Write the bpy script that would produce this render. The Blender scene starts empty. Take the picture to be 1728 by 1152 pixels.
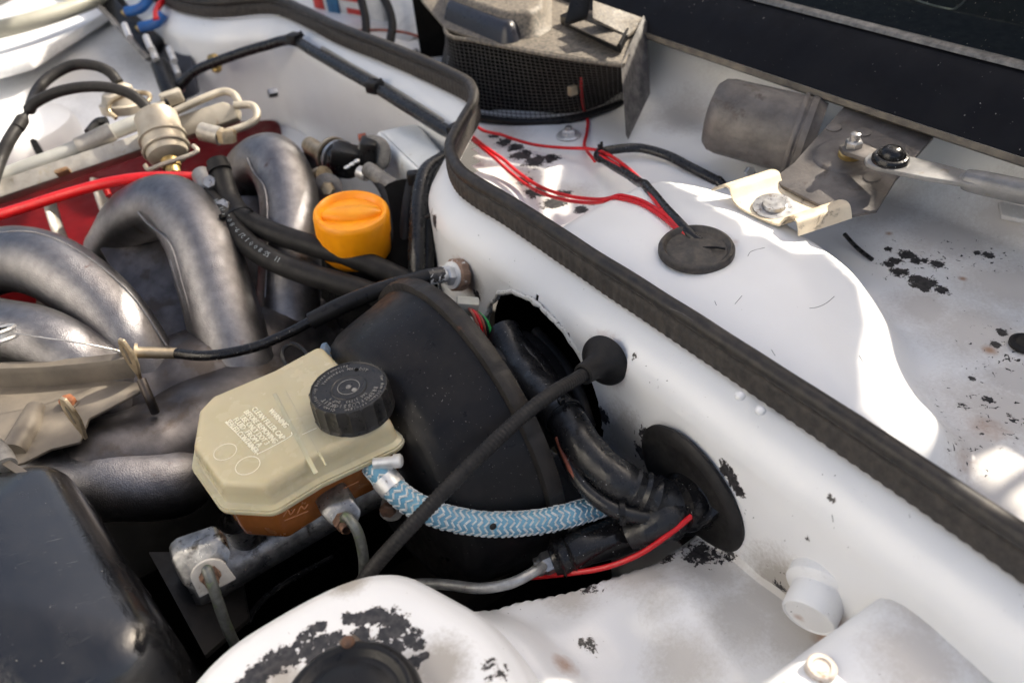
import bpy, bmesh, math, random
from mathutils import Vector, Matrix, noise
random.seed(7)
S = bpy.context.scene
COL = S.collection
R = math.radians

# ------------------------------------------------------------------ camera
FOC = 1390.0
AX = Vector((0.80851713, 0.42139818, -0.4107598))
AY = Vector((-0.58177396, 0.46735969, -0.66566807))
AZ = Vector((-0.08853874, 0.77717339, 0.62302681))
cam_d = bpy.data.cameras.new('camera')
cam = bpy.data.objects.new('camera', cam_d)
COL.objects.link(cam)
cam.matrix_world = Matrix(((AX.x, AX.y, AX.z, 0), (AY.x, AY.y, AY.z, 0), (AZ.x, AZ.y, AZ.z, 0), (0, 0, 0, 1)))
cam_d.sensor_width = 36.0
cam_d.lens = FOC / 1728 * 36
cam_d.clip_start = 0.02
cam_d.clip_end = 500
cam_d.dof.use_dof = True
cam_d.dof.focus_distance = 0.71
cam_d.dof.aperture_fstop = 5.6
S.camera = cam

# ------------------------------------------------------------------ light
SUN_EL, SUN_AZ = 39.0, -4.0       # azimuth measured from +X towards +Y
sdir = Vector((math.cos(R(SUN_EL)) * math.cos(R(SUN_AZ)), math.cos(R(SUN_EL)) * math.sin(R(SUN_AZ)), math.sin(R(SUN_EL))))
W = bpy.data.worlds.new('World')
S.world = W
W.use_nodes = True
wn = W.node_tree
sky = wn.nodes.new('ShaderNodeTexSky')
sky.sky_type = 'NISHITA'
sky.sun_disc = False
sky.sun_elevation = R(SUN_EL)
sky.air_density = 0.8
sky.dust_density = 8.0
sky.ozone_density = 0.0
sky.sun_rotation = math.pi / 2 - R(SUN_AZ)
tint = wn.nodes.new('ShaderNodeMix'); tint.data_type = 'RGBA'; tint.blend_type = 'MULTIPLY'
tint.inputs[0].default_value = 1.0; tint.inputs[7].default_value = (0.985, 1.0, 0.985, 1)   # slight colour balance on the sky light
wn.links.new(sky.outputs[0], tint.inputs[6])
wn.links.new(tint.outputs[2], wn.nodes['Background'].inputs[0])
wn.nodes['Background'].inputs[1].default_value = 0.14
sl = bpy.data.lights.new('sun', 'SUN')
sl.energy = 5.0
sl.angle = R(0.5)
sl.color = (1.0, 0.91, 0.77)
so = bpy.data.objects.new('sun', sl)
COL.objects.link(so)
so.rotation_euler = sdir.to_track_quat('Z', 'Y').to_euler()
so.location = (3, 0, 2)
S.view_settings.view_transform = 'Standard'
S.view_settings.look = 'None'
S.view_settings.exposure = 1.06
S.view_settings.gamma = 1.0
S.cycles.max_bounces = 8
S.cycles.use_denoising = True

# ------------------------------------------------------------------ measuring helpers: photo ray met with a depth or a plane
def ray(px, py):
    v = Vector(((px - 864) / FOC, -(py - 576) / FOC, -1.0))
    return Vector((AX.dot(v), AY.dot(v), AZ.dot(v)))
def D(px, py, d): return ray(px, py) * d
def PZ(px, py, z): r = ray(px, py); return r * (z / r.z)
def PX(px, py, x): r = ray(px, py); return r * (x / r.x)
def PY(px, py, y): r = ray(px, py); return r * (y / r.y)
def V(*a): return Vector(a)
def dz(pts, z): return [PZ(x, y, z) for x, y in pts]

# ------------------------------------------------------------------ objects
def thing(name, label, cat, loc, group=None):
    o = bpy.data.objects.new(name, None)
    COL.objects.link(o)
    o.location = Vector(loc)
    o.empty_display_size = 0.01
    o['label'] = label
    o['category'] = cat
    if group: o['group'] = group
    return o
def wloc(o):
    p = Vector((0, 0, 0))
    while o is not None:
        p += o.location
        o = o.parent
    return p
def tag(o, label, cat=None, group=None, kind=None):
    if label: o['label'] = label
    if cat: o['category'] = cat
    if group: o['group'] = group
    if kind: o['kind'] = kind
    return o

def catmull(pts, n=8):
    P = [Vector(p) for p in pts]
    if len(P) < 3:
        return [P[0].lerp(P[-1], i / n) for i in range(n + 1)]
    out = []
    ext = [P[0] * 2 - P[1]] + P + [P[-1] * 2 - P[-2]]
    for i in range(1, len(ext) - 2):
        p0, p1, p2, p3 = ext[i - 1:i + 3]
        for k in range(n):
            t = k / n
            out.append(0.5 * ((2 * p1) + (p2 - p0) * t + (2 * p0 - 5 * p1 + 4 * p2 - p3) * t * t + (3 * p1 - p0 - 3 * p2 + p3) * t ** 3))
    out.append(P[-1])
    return out
def resample(pts, step):
    L = [0.0]
    for a, b in zip(pts, pts[1:]): L.append(L[-1] + (b - a).length)
    n = max(2, int(L[-1] / step))
    out, j = [], 0
    for i in range(n + 1):
        s = L[-1] * i / n
        while j < len(L) - 2 and L[j + 1] < s: j += 1
        d = L[j + 1] - L[j]
        out.append(pts[j].lerp(pts[j + 1], (s - L[j]) / d if d > 1e-9 else 0))
    return out
def frames(pts):
    T = []
    for i in range(len(pts)):
        t = pts[min(i + 1, len(pts) - 1)] - pts[max(i - 1, 0)]
        T.append(t.normalized())
    n = T[0].orthogonal().normalized()
    fr = []
    for i, t in enumerate(T):
        n = (n - t * n.dot(t))
        n = n.normalized() if n.length > 1e-6 else t.orthogonal().normalized()
        fr.append((t, n, t.cross(n)))
    return fr
def round_poly(pts, r, seg=4):
    """pts: 2D tuples; r: corner radius (or list)"""
    out, n = [], len(pts)
    for i in range(n):
        p = Vector(pts[i]).to_2d() if not isinstance(pts[i], Vector) else pts[i].to_2d()
        a = Vector(pts[i - 1][:2]); b = Vector(pts[(i + 1) % n][:2])
        rr = r[i] if isinstance(r, (list, tuple)) else r
        u, v = (a - p), (b - p)
        d = min(rr, u.length * .45, v.length * .45)
        s, e = p + u.normalized() * d, p + v.normalized() * d
        for k in range(seg + 1):
            t = k / seg
            out.append((s * (1 - t) ** 2 + p * 2 * t * (1 - t) + e * t * t))
    return out
def fillet_poly(pts, r, seg=6):
    """true circular fillets of radius r"""
    out, n = [], len(pts)
    for i in range(n):
        p, a, b = pts[i], pts[i - 1], pts[(i + 1) % n]
        u, v = (a - p).normalized(), (b - p).normalized()
        th = math.acos(max(-1, min(1, u.dot(v))))
        d = min(r / math.tan(th / 2), (a - p).length * .48, (b - p).length * .48)
        rr = d * math.tan(th / 2)
        c = p + (u + v).normalized() * (rr / math.sin(th / 2))
        s, e = p + u * d - c, p + v * d - c
        t0 = math.atan2(s.y, s.x); dt = math.atan2(e.y, e.x) - t0
        while dt > math.pi: dt -= 2 * math.pi
        while dt < -math.pi: dt += 2 * math.pi
        for k in range(seg + 1):
            out.append(c + Vector((math.cos(t0 + dt * k / seg), math.sin(t0 + dt * k / seg))) * rr)
    return out
def inset(pts, d):
    """shrink a closed polygon (list of 2D vectors) by d"""
    n = len(pts)
    area = sum(pts[i - 1].x * pts[i].y - pts[i].x * pts[i - 1].y for i in range(n))
    sg = 1 if area > 0 else -1
    out = []
    for i in range(n):
        a, p, b = pts[i - 1], pts[i], pts[(i + 1) % n]
        e1 = (p - a); e2 = (b - p)
        e1 = e1.normalized() if e1.length > 1e-9 else e2.normalized()
        e2 = e2.normalized() if e2.length > 1e-9 else e1
        nn = Vector((-e1.y - e2.y, e1.x + e2.x))
        nn = nn.normalized() if nn.length > 1e-6 else Vector((-e1.y, e1.x))
        c = max(.5, nn.dot(Vector((-e1.y, e1.x))))
        out.append(p + nn * (sg * d / c))
    return out

class MB:
    def __init__(s): s.v, s.f = [], []
    def add(s, vs, fs):
        o = len(s.v)
        s.v += [Vector(v) for v in vs]
        s.f += [tuple(i + o for i in f) for f in fs]
        return s
    def bm(s, bm, m=None):
        bm.verts.ensure_lookup_table()
        for i, v in enumerate(bm.verts): v.index = i
        s.add([(m @ v.co) if m else v.co.copy() for v in bm.verts], [[v.index for v in f.verts] for f in bm.faces])
        bm.free()
        return s
    def rings(s, rings, closed=True, caps=True):
        n = len(rings[0]); fs = []
        for i in range(len(rings) - 1):
            for k in range(n if closed else n - 1):
                k2 = (k + 1) % n
                fs.append((i * n + k, i * n + k2, (i + 1) * n + k2, (i + 1) * n + k))
        vs = [p for r in rings for p in r]
        if caps and closed:
            fs.append(tuple(range(n))[::-1])
            fs.append(tuple((len(rings) - 1) * n + k for k in range(n)))
        return s.add(vs, fs)
    def tube(s, pts, r, n=14, step=None, sm=8, caps=True, squash=None):
        """r: radius or list matched to pts"""
        P = [Vector(p) for p in pts]
        if isinstance(r, (list, tuple)):
            P4 = [Vector((p.x, p.y, p.z)) for p in P]
            C = catmull(P4, sm)
            rr = []
            for i in range(len(C)):
                t = i / sm; j = min(int(t), len(r) - 2); f = min(1, t - j)
                f = f * f * (3 - 2 * f)
                rr.append(r[j] * (1 - f) + r[j + 1] * f)
        else:
            C = catmull(P, sm)
            if step: C = resample(C, step)
            rr = [r] * len(C) if not callable(r) else [r(i, len(C)) for i in range(len(C))]
        F = frames(C)
        rings = []
        for i, (c, (t, a, b)) in enumerate(zip(C, F)):
            rings.append([c + (a * math.cos(2 * math.pi * k / n) + b * math.sin(2 * math.pi * k / n) * (squash or 1)) * rr[i] for k in range(n)])
        return s.rings(rings, True, caps)
    def lathe(s, prof, org, axis, n=48, mod=None, caps=False, ref=None):
        org, axis = Vector(org), Vector(axis).normalized()
        a = axis.orthogonal().normalized() if ref is None else (Vector(ref) - axis * Vector(ref).dot(axis)).normalized()
        b = axis.cross(a)
        rings = []
        for i, (t, r) in enumerate(prof):
            ring = []
            for k in range(n):
                th = 2 * math.pi * k / n
                q = r * (mod(i, th) if mod else 1)
                ring.append(org + axis * t + (a * math.cos(th) + b * math.sin(th)) * q)
            rings.append(ring)
        return s.rings(rings, True, caps)
    def box(s, c, size, rot=None, bev=.0, seg=2):
        b = bmesh.new()
        bmesh.ops.create_cube(b, size=1)
        bmesh.ops.scale(b, vec=Vector(size), verts=b.verts)
        if bev: bmesh.ops.bevel(b, geom=list(b.edges), offset=min(bev, min(size) * .45), segments=seg, affect='EDGES', profile=.5)
        m = Matrix.Translation(Vector(c))
        if rot is not None: m = m @ rot.to_4x4()
        return s.bm(b, m)
    def prism(s, pts, h, bev=0, seg=2):
        """planar polygon of 3D points, thickened by vector h"""
        b = bmesh.new()
        vs = [b.verts.new(p) for p in pts]
        f = b.faces.new(vs)
        r = bmesh.ops.extrude_face_region(b, geom=[f])
        nv = [e for e in r['geom'] if isinstance(e, bmesh.types.BMVert)]
        bmesh.ops.translate(b, vec=Vector(h), verts=nv)
        bmesh.ops.recalc_face_normals(b, faces=b.faces)
        if bev: bmesh.ops.bevel(b, geom=list(b.edges), offset=bev, segments=seg, affect='EDGES', profile=.5, clamp_overlap=True)
        return s.bm(b)
    def hexa(s, c, axis, r, h, n=6, ref=None):
        axis = Vector(axis).normalized()
        return s.lathe([(0, 0), (0, r), (h * .8, r), (h, r * .86), (h, 0)], c, axis, n, ref=ref)
    def sphere(s, c, r, n=20, m=12, sc=(1, 1, 1)):
        rings = []
        for i in range(m + 1):
            ph = math.pi * i / m
            rr = max(1e-5, math.sin(ph))
            rings.append([Vector(c) + Vector((math.cos(2 * math.pi * k / n) * rr * sc[0], math.sin(2 * math.pi * k / n) * rr * sc[1], math.cos(ph) * sc[2])) * r for k in range(n)])
        return s.rings(rings, True, False)
    def loftz(s, levels, cap0=True, cap1=True):
        """levels: (z, list of 2D)"""
        rings = [[Vector((p.x, p.y, z)) for p in pl] for z, pl in levels]
        return s.rings(rings, True, True)
    def grid(s, f, us, vs, keep=None):
        vv = [f(u, v) for u in us for v in vs]
        n = len(vs); fs = []
        for i in range(len(us) - 1):
            for j in range(n - 1):
                q = (i * n + j, (i + 1) * n + j, (i + 1) * n + j + 1, i * n + j + 1)
                if keep is None or keep(sum((vv[k] for k in q), Vector()) / 4): fs.append(q)
        return s.add(vv, fs)
    def build(s, name, mat, parent=None, ang=35, thick=0, sub=0, fix=True, label=None):
        me = bpy.data.meshes.new(name)
        xs = [v.x for v in s.v]; ys = [v.y for v in s.v]; zs = [v.z for v in s.v]
        c = Vector(((min(xs) + max(xs)) / 2, (min(ys) + max(ys)) / 2, (min(zs) + max(zs)) / 2))
        me.from_pydata([tuple(v - c) for v in s.v], [], s.f)
        b = bmesh.new(); b.from_mesh(me)
        bmesh.ops.remove_doubles(b, verts=b.verts, dist=2e-6)
        if thick:
            bmesh.ops.recalc_face_normals(b, faces=b.faces)
            bmesh.ops.solidify(b, geom=list(b.faces), thickness=thick)
        if fix: bmesh.ops.recalc_face_normals(b, faces=b.faces)
        b.to_mesh(me); b.free()
        me.polygons.foreach_set('use_smooth', [True] * len(me.polygons))
        me.set_sharp_from_angle(angle=R(ang))
        me.materials.append(mat)
        o = bpy.data.objects.new(name, me)
        COL.objects.link(o)
        o.location = c - (wloc(parent) if parent else Vector((0, 0, 0)))
        if parent: o.parent = parent
        if sub:
            m = o.modifiers.new('sub', 'SUBSURF'); m.levels = sub; m.render_levels = sub
        if label: o['label'] = label
        return o
def text_mb(mb, body, mtx, size=1.0, extr=.0, width=None, align='LEFT', res=2, off=0):
    cu = bpy.data.curves.new('t', 'FONT')
    cu.body = body; cu.size = size; cu.extrude = extr; cu.align_x = align; cu.resolution_u = res; cu.offset = off
    o = bpy.data.objects.new('t', cu); COL.objects.link(o)
    bpy.context.view_layer.update()
    me = bpy.data.meshes.new_from_object(o.evaluated_get(bpy.context.evaluated_depsgraph_get()))
    vs = [v.co.copy() for v in me.vertices]
    if vs:
        if width:
            x0, x1 = min(v.x for v in vs), max(v.x for v in vs)
            k = width / (x1 - x0)
            for v in vs: v.x = (v.x - x0) * k
        mb.add([mtx @ v for v in vs], [tuple(p.vertices) for p in me.polygons])
    bpy.data.objects.remove(o); bpy.data.curves.remove(cu); bpy.data.meshes.remove(me)
def basis(o, x, y, z):
    x, y, z = Vector(x), Vector(y), Vector(z)
    return Matrix(((x.x, y.x, z.x, o[0]), (x.y, y.y, z.y, o[1]), (x.z, y.z, z.z, o[2]), (0, 0, 0, 1)))
def lookrot(xdir, up=(0, 0, 1)):
    x = Vector(xdir).normalized(); z = Vector(up); y = z.cross(x).normalized(); z = x.cross(y)
    return Matrix(((x.x, y.x, z.x), (x.y, y.y, z.y), (x.z, y.z, z.z)))

def plane_hit(px, py, a, b, c):
    n = (b - a).cross(c - a); r = ray(px, py)
    return r * (a.dot(n) / r.dot(n))
# ------------------------------------------------------------------ materials
class NT:
    k = 1.0
    def __init__(s, name):
        s.m = bpy.data.materials.new(name); s.m.use_nodes = True
        s.t = s.m.node_tree; s.b = s.t.nodes['Principled BSDF']
        s.pos = s.n('ShaderNodeNewGeometry').outputs['Position']
    def n(s, k, **kw):
        q = s.t.nodes.new(k)
        for a, v in kw.items(): setattr(q, a, v)
        return q
    def l(s, a, b): s.t.links.new(a, b)
    def put(s, sock, v):
        if hasattr(v, 'is_linked') or hasattr(v, 'node'): s.l(v, sock)
        else: sock.default_value = v
    def math(s, op, a, b=None, c=None, clamp=False):
        q = s.n('ShaderNodeMath', operation=op, use_clamp=clamp)
        s.put(q.inputs[0], a)
        if b is not None: s.put(q.inputs[1], b)
        if c is not None: s.put(q.inputs[2], c)
        return q.outputs[0]
    def noise(s, sc, det=4, rough=.55, dist=0, vec=None):
        q = s.n('ShaderNodeTexNoise')
        q.inputs['Scale'].default_value = sc; q.inputs['Detail'].default_value = det
        q.inputs['Roughness'].default_value = rough; q.inputs['Distortion'].default_value = dist
        s.l(vec or s.pos, q.inputs['Vector'])
        return q.outputs['Fac']
    def ramp(s, f, a, b, lo=0., hi=1.):
        q = s.n('ShaderNodeMapRange'); q.clamp = True
        s.put(q.inputs[0], f)
        q.inputs[1].default_value = a; q.inputs[2].default_value = b; q.inputs[3].default_value = lo; q.inputs[4].default_value = hi
        return q.outputs[0]
    def mix(s, f, a, b):
        q = s.n('ShaderNodeMix', data_type='RGBA')
        s.put(q.inputs[0], f)
        for i, v in ((6, a), (7, b)):
            if isinstance(v, tuple): q.inputs[i].default_value = (*v, 1)
            else: s.l(v, q.inputs[i])
        return q.outputs[2]
    def spots(s, lst):
        """soft union of blobs: 1 at each centre falling to 0 at its radius"""
        out = None
        for p, r in lst:
            r = r * s.k
            d = s.n('ShaderNodeVectorMath', operation='DISTANCE')
            s.l(s.pos, d.inputs[0]); d.inputs[1].default_value = tuple(p)
            m = s.ramp(d.outputs['Value'], 0, r, 1, 0)
            out = m if out is None else s.math('MAXIMUM', out, m)
        return out if out is not None else 0.0
    def bump(s, h, strength=.3, dist=.001):
        q = s.n('ShaderNodeBump')
        q.inputs['Strength'].default_value = strength; q.inputs['Distance'].default_value = dist
        s.l(h, q.inputs['Height']); s.l(q.outputs[0], s.b.inputs['Normal'])
def mat(name, c1, c2=None, rough=.5, metal=0, vs=40, bump=.15, bs=600, bd=.0006, coat=0, dust=0, dustc=(.5, .47, .42), spec=.5, sss=0, rvar=.12, stain=None, fleck=0, fleckc=(.6, .6, .58), fs=900, hc=.5):
    t = NT(name); b = t.b
    n1 = t.noise(vs, 5, .6)
    col = t.mix(t.ramp(n1, .35, .65), c1, c2 or tuple(x * .75 for x in c1))
    if stain:   # (colour, threshold, scale)
        sm = t.ramp(t.noise(stain[2], 6, .65, .3), stain[1], stain[1] + .08)
        col = t.mix(sm, col, stain[0])
    rg = t.ramp(t.noise(vs * 2.3, 4), .3, .7, max(.02, rough - rvar), min(1, rough + rvar))
    if dust:
        dm = t.math('MULTIPLY', t.ramp(t.noise(vs * 1.4, 8, .75), .42, .68), dust)
        col = t.mix(dm, col, dustc)
        rg = t.math('MAXIMUM', rg, t.math('MULTIPLY', dm, .9))
    if fleck:
        fm = t.ramp(t.noise(fs, 2, .5), 1 - fleck, 1 - fleck + .03)
        col = t.mix(fm, col, fleckc)
    t.put(b.inputs['Base Color'], col); t.put(b.inputs['Roughness'], rg)
    b.inputs['Metallic'].default_value = metal
    b.inputs['Specular IOR Level'].default_value = spec
    if coat: b.inputs['Coat Weight'].default_value = coat; b.inputs['Coat Roughness'].default_value = .12
    if sss:
        b.inputs['Subsurface Weight'].default_value = sss; b.inputs['Subsurface Radius'].default_value = (.012, .008, .004); b.inputs['Subsurface Scale'].default_value = 1
    if bump: t.bump(t.noise(bs, 4, .6), bump, bd)
    return t.m
def white_paint(name, peel=(), dirt=(), rust=(), base=(.77, .775, .78), dirtc=(.33, .30, .26), gdirt=0., chips=.0, sparse=(), rough=.33, bump=.25, bs=55, pthr=.52, dthr=.45):
    t = NT(name); b = t.b
    col = t.mix(t.ramp(t.noise(9, 3), .35, .7), base, tuple(x * .955 for x in base))
    big = t.noise(42, 9, .72, .6)
    fine = t.noise(120, 8, .7, .6)
    rg = rough
    if dirt or gdirt:
        m = t.spots(dirt)
        k = t.math('ADD', t.math('MULTIPLY', big, .42), t.math('MULTIPLY', t.noise(300, 8, .75, .2), .58))
        w = t.math('ADD', t.math('MULTIPLY', m, .75), gdirt)
        dm = t.ramp(t.math('ADD', k, w), 1.08 - dthr, 1.48 - dthr, 0, .85)
        col = t.mix(dm, col, dirtc)
        rg = t.math('ADD', t.math('MULTIPLY', dm, .4), rough)
    if rust:
        m = t.spots(rust)
        rm = t.ramp(t.math('ADD', t.math('MULTIPLY', m, .9), t.math('MULTIPLY', fine, .5)), .55, 1.05, 0, .8)
        col = t.mix(rm, col, (.30, .13, .045))
    pm = None
    if peel:
        t.k = 1.5; m = t.spots(peel); t.k = 1.0
        pn = t.math('ADD', t.math('MULTIPLY', t.noise(125, 8, .66, .5), .65), t.math('MULTIPLY', t.noise(420, 6, .65, .3), .35))
        has = t.ramp(m, 0, .25)
        pm = t.math('MULTIPLY', t.ramp(t.math('ADD', t.math('MULTIPLY', m, .55), t.math('MULTIPLY', pn, 1.3)), .90, .915), has)
    if chips:
        cn = t.ramp(t.noise(330, 3, .5, .3), .79 - chips, .80 - chips)
        cn = t.math('MULTIPLY', cn, t.ramp(t.noise(21, 2), .45, .55))
        pm = cn if pm is None else t.math('MAXIMUM', pm, cn)
    if sparse:
        m3 = t.spots(sparse)
        sp_ = t.ramp(t.math('ADD', t.noise(170, 6, .6, .7), t.math('MULTIPLY', m3, .115)), .70, .708)
        sp_ = t.math('MULTIPLY', sp_, t.ramp(m3, 0, .1))
        pm = sp_ if pm is None else t.math('MAXIMUM', pm, sp_)
    if pm is not None:
        if peel:
            edge = t.math('MULTIPLY', t.ramp(t.math('ADD', t.math('MULTIPLY', m, .55), t.math('MULTIPLY', pn, 1.3)), .865, .90), has)
            col = t.mix(t.math('MULTIPLY', edge, .75), col, (.42, .38, .35))
        col = t.mix(pm, col, t.mix(t.ramp(t.noise(200, 4), .4, .7), (.010, .010, .012), (.055, .05, .05)))
        rg = t.math('ADD', rg, t.math('MULTIPLY', pm, .2))
    t.put(b.inputs['Base Color'], col); t.put(b.inputs['Roughness'], rg)
    b.inputs['Coat Weight'].default_value = .25; b.inputs['Coat Roughness'].default_value = .2
    h = t.math('ADD', t.math('MULTIPLY', t.noise(bs, 3, .5), 1.0), t.math('MULTIPLY', t.noise(420, 3), .2))
    t.bump(h, bump, .002)
    if pm is not None:      # paint film: chips are recessed with a raised edge
        q = t.n('ShaderNodeBump'); q.invert = True
        q.inputs['Strength'].default_value = .9; q.inputs['Distance'].default_value = .0011
        src = b.inputs['Normal'].links[0].from_socket
        t.l(pm, q.inputs['Height']); t.l(src, q.inputs['Normal']); t.l(q.outputs[0], b.inputs['Normal'])
    return t.m

M = {}
M['rubber'] = mat('black_rubber', (.012, .0115, .012), (.02, .019, .019), .5, vs=60, dust=.22, dustc=(.05, .045, .04), bump=.2, spec=.2)
M['seal'] = mat('seal_rubber', (.028, .026, .025), (.042, .038, .036), .6, vs=90, dust=.5, dustc=(.095, .08, .066), bump=.3, bs=900, spec=.25)
M['sealbead'] = mat('seal_bead_rubber', (.017, .016, .0165), (.026, .024, .024), .45, vs=60, dust=.35, dustc=(.09, .074, .056), bump=.25, bs=900, spec=.3)
M['booster'] = mat('booster_black', (.0065, .0065, .0075), (.011, .010, .0105), .38, vs=30, dust=.10, dustc=(.035, .034, .034), bump=.2, bs=1500, bd=.0003, fleck=.28, fs=600, fleckc=(.2, .19, .18), spec=.22)
M['black_plastic'] = mat('black_plastic', (.007, .007, .008), (.012, .012, .013), .34, vs=50, dust=.12, dustc=(.04, .038, .035), bump=.12, spec=.25)
M['black_gloss'] = mat('black_gloss', (.006, .006, .007), (.011, .0105, .011), .2, vs=70, dust=.08, dustc=(.07, .065, .06), bump=.25, bs=250, bd=.001, fleck=.275, fs=600, spec=.4)
M['black_tape'] = mat('black_tape', (.009, .009, .010), (.016, .016, .017), .3, vs=60, dust=.08, dustc=(.08, .08, .08), bump=.3, bs=140, bd=.0015, fleck=.275, fs=420, fleckc=(.35, .35, .35), spec=.4)
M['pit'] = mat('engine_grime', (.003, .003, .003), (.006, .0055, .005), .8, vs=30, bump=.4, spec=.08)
M['alloy'] = mat('cast_alloy', (.235, .23, .236), (.17, .165, .174), .33, metal=.95, vs=90, bump=.7, bs=700, bd=.0007, rvar=.05, stain=((.12, .085, .08), .63, 24), dust=.12, dustc=(.15, .125, .115))
M['alloy_dark'] = mat('cast_alloy_dark', (.125, .117, .12), (.06, .057, .06), .42, metal=.88, vs=30, bump=.35, bs=800, bd=.0006, stain=((.07, .06, .055), .5, 18))
M['mc_alloy'] = mat('master_cylinder_alloy', (.32, .32, .32), (.13, .13, .135), .36, metal=.9, vs=70, bump=.5, bs=500, stain=((.05, .045, .04), .54, 40))
M['rail'] = mat('rail_metal', (.36, .34, .31), (.24, .225, .205), .45, metal=.55, vs=35, bump=.3, stain=((.25, .22, .17), .6, 50), dust=.3, dustc=(.62, .58, .5))
M['zinc'] = mat('yellow_zinc', (.44, .36, .25), (.28, .225, .15), .42, metal=.65, vs=60, bump=.3, stain=((.22, .16, .09), .55, 60))
M['bracket'] = mat('bracket_steel', (.165, .142, .115), (.115, .10, .083), .5, metal=.3, vs=28, bump=.25, bs=900, bd=.0004, dust=.3, dustc=(.19, .16, .125), stain=((.10, .085, .07), .66, 40))
M['steel'] = mat('steel', (.45, .45, .46), (.28, .275, .27), .36, metal=.9, vs=80, bump=.25, stain=((.17, .13, .1), .6, 90))
M['bright_steel'] = mat('bright_steel', (.72, .72, .71), (.55, .55, .55), .4, metal=.6, vs=80, bump=.3, stain=((.3, .28, .26), .62, 120))
M['rusty'] = mat('rusty_nut', (.17, .09, .055), (.09, .055, .04), .6, metal=.5, vs=150, bump=.6, bs=700)
M['wiper'] = mat('wiper_metal', (.16, .145, .135), (.095, .086, .08), .5, metal=.35, vs=40, bump=.35, bs=350, bd=.001, dust=.35, dustc=(.22, .19, .17), stain=((.075, .06, .05), .58, 30))
M['wiper_arm'] = mat('linkage_steel', (.27, .265, .26), (.19, .185, .18), .5, metal=.5, vs=50, bump=.3, stain=((.2, .16, .12), .62, 60))
M['brass'] = mat('brass', (.5, .36, .14), (.34, .24, .1), .4, metal=.8, vs=60, bump=.2)
M['pipe'] = mat('brake_pipe_steel', (.16, .17, .16), (.08, .08, .075), .45, metal=.6, vs=120, bump=.4, stain=((.12, .15, .09), .55, 120))
M['silver_pipe'] = mat('plated_pipe', (.45, .46, .46), (.3, .3, .3), .42, metal=.7, vs=120, bump=.3, stain=((.15, .14, .13), .6, 150))
M['red_paint'] = mat('red_engine_paint', (.10, .001, .0025), (.07, .0008, .002), .6, vs=20, bump=.15, spec=.12)
M['red_wire'] = mat('red_wire', (.62, .008, .012), (.5, .006, .01), .35, vs=60, bump=.08)
M['red_lead'] = mat('red_lead', (.80, .012, .014), (.62, .008, .012), .35, vs=40, bump=.08)
M['orange'] = mat('orange_plastic', (.95, .35, .002), (.87, .30, .002), .42, vs=40, bump=.15, bs=900, bd=.0003, sss=.12, stain=((.35, .12, .01), .72, 120))
M['yellow'] = mat('yellow_plastic', (.55, .3, .03), None, .5, vs=60)
M['blue_plastic'] = mat('blue_plastic', (.09, .16, .26), (.05, .09, .15), .5, vs=60, dust=.3)
M['blue_term'] = mat('blue_terminal', (.012, .10, .33), (.01, .07, .25), .45, vs=60)
M['green'] = mat('green_wire', (.02, .3, .06), None, .4)
M['rustwire'] = mat('brown_wire', (.3, .08, .04), (.2, .05, .03), .5, vs=90)
M['cream'] = mat('cream_plastic', (.46, .41, .33), (.34, .30, .235), .42, metal=.35, vs=40, bump=.2, dust=.2, stain=((.28, .22, .15), .63, 60))
M['milky'] = mat('milky_plastic', (.46, .41, .275), (.42, .37, .24), .26, vs=22, bump=.06, bs=200, bd=.0003, sss=.5, coat=.3, rvar=.04)
M['emboss'] = mat('embossed_plastic', (.86, .82, .66), (.83, .79, .62), .45, vs=40, bump=0, sss=.15)
M['fluid'] = mat('fluid_brown', (.33, .115, .028), (.23, .075, .018), .2, vs=26, bump=.1, coat=.5, sss=.15, fleck=.265, fs=600, fleckc=(.4, .3, .2))
M['cap'] = mat('cap_black', (.009, .009, .010), (.016, .0155, .0155), .36, vs=120, bump=.2, dust=.2, dustc=(.07, .063, .056), spec=.4)
M['cap_text'] = mat('cap_lettering', (.26, .25, .23), (.13, .125, .12), .5, vs=300, bump=0)
M['white_print'] = mat('white_print', (.34, .38, .40), (.09, .10, .11), .6, vs=500, bump=0)
M['hose_blue'] = mat('hose_blue', (.13, .33, .46), (.09, .26, .39), .55, vs=60, bump=.3, dust=.3, dustc=(.3, .36, .38))
M['hose_white'] = mat('hose_white', (.62, .66, .67), (.42, .46, .48), .6, vs=200, bump=.2, dust=.5, dustc=(.36, .35, .33))
M['airbox'] = mat('worn_black_cover', (.006, .0065, .008), (.010, .010, .012), .17, vs=26, bump=.3, bs=260, bd=.0007, rvar=.12, dust=.15, dustc=(.07, .066, .06), fleck=.25, fs=260, fleckc=(.25, .24, .21))
M['scuttle'] = mat('satin_black_paint', (.006, .006, .008), (.009, .009, .011), .5, vs=20, bump=.15, dust=.1, dustc=(.02, .019, .018), spec=.12, fleck=.26, fs=300, fleckc=(.35, .33, .3))
M['scuttle_lip'] = mat('dusty_lip', (.10, .085, .07), (.2, .17, .13), .6, vs=50)
M['trim'] = mat('dusty_trim', (.16, .15, .135), (.09, .085, .08), .4, metal=.4, vs=60, dust=.4)
M['dusty_black'] = mat('dusty_black_plastic', (.10, .088, .073), (.06, .053, .045), .65, vs=160, dust=.75, dustc=(.30, .25, .19), bump=.4, bs=500)
M['box_white'] = mat('white_box_paint', (.72, .74, .73), (.66, .68, .67), .5, vs=30, bump=.2, stain=((.5, .5, .46), .62, 60))
M['copper'] = mat('copper_wire', (.30, .13, .05), (.16, .07, .03), .5, metal=.4, vs=80)
M['grime_grey'] = mat('grey_grime', (.16, .155, .15), (.09, .085, .08), .6, vs=40, dust=.4)
M['label_red'] = mat('label_red', (.55, .03, .015), (.45, .02, .01), .4, vs=30)
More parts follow.
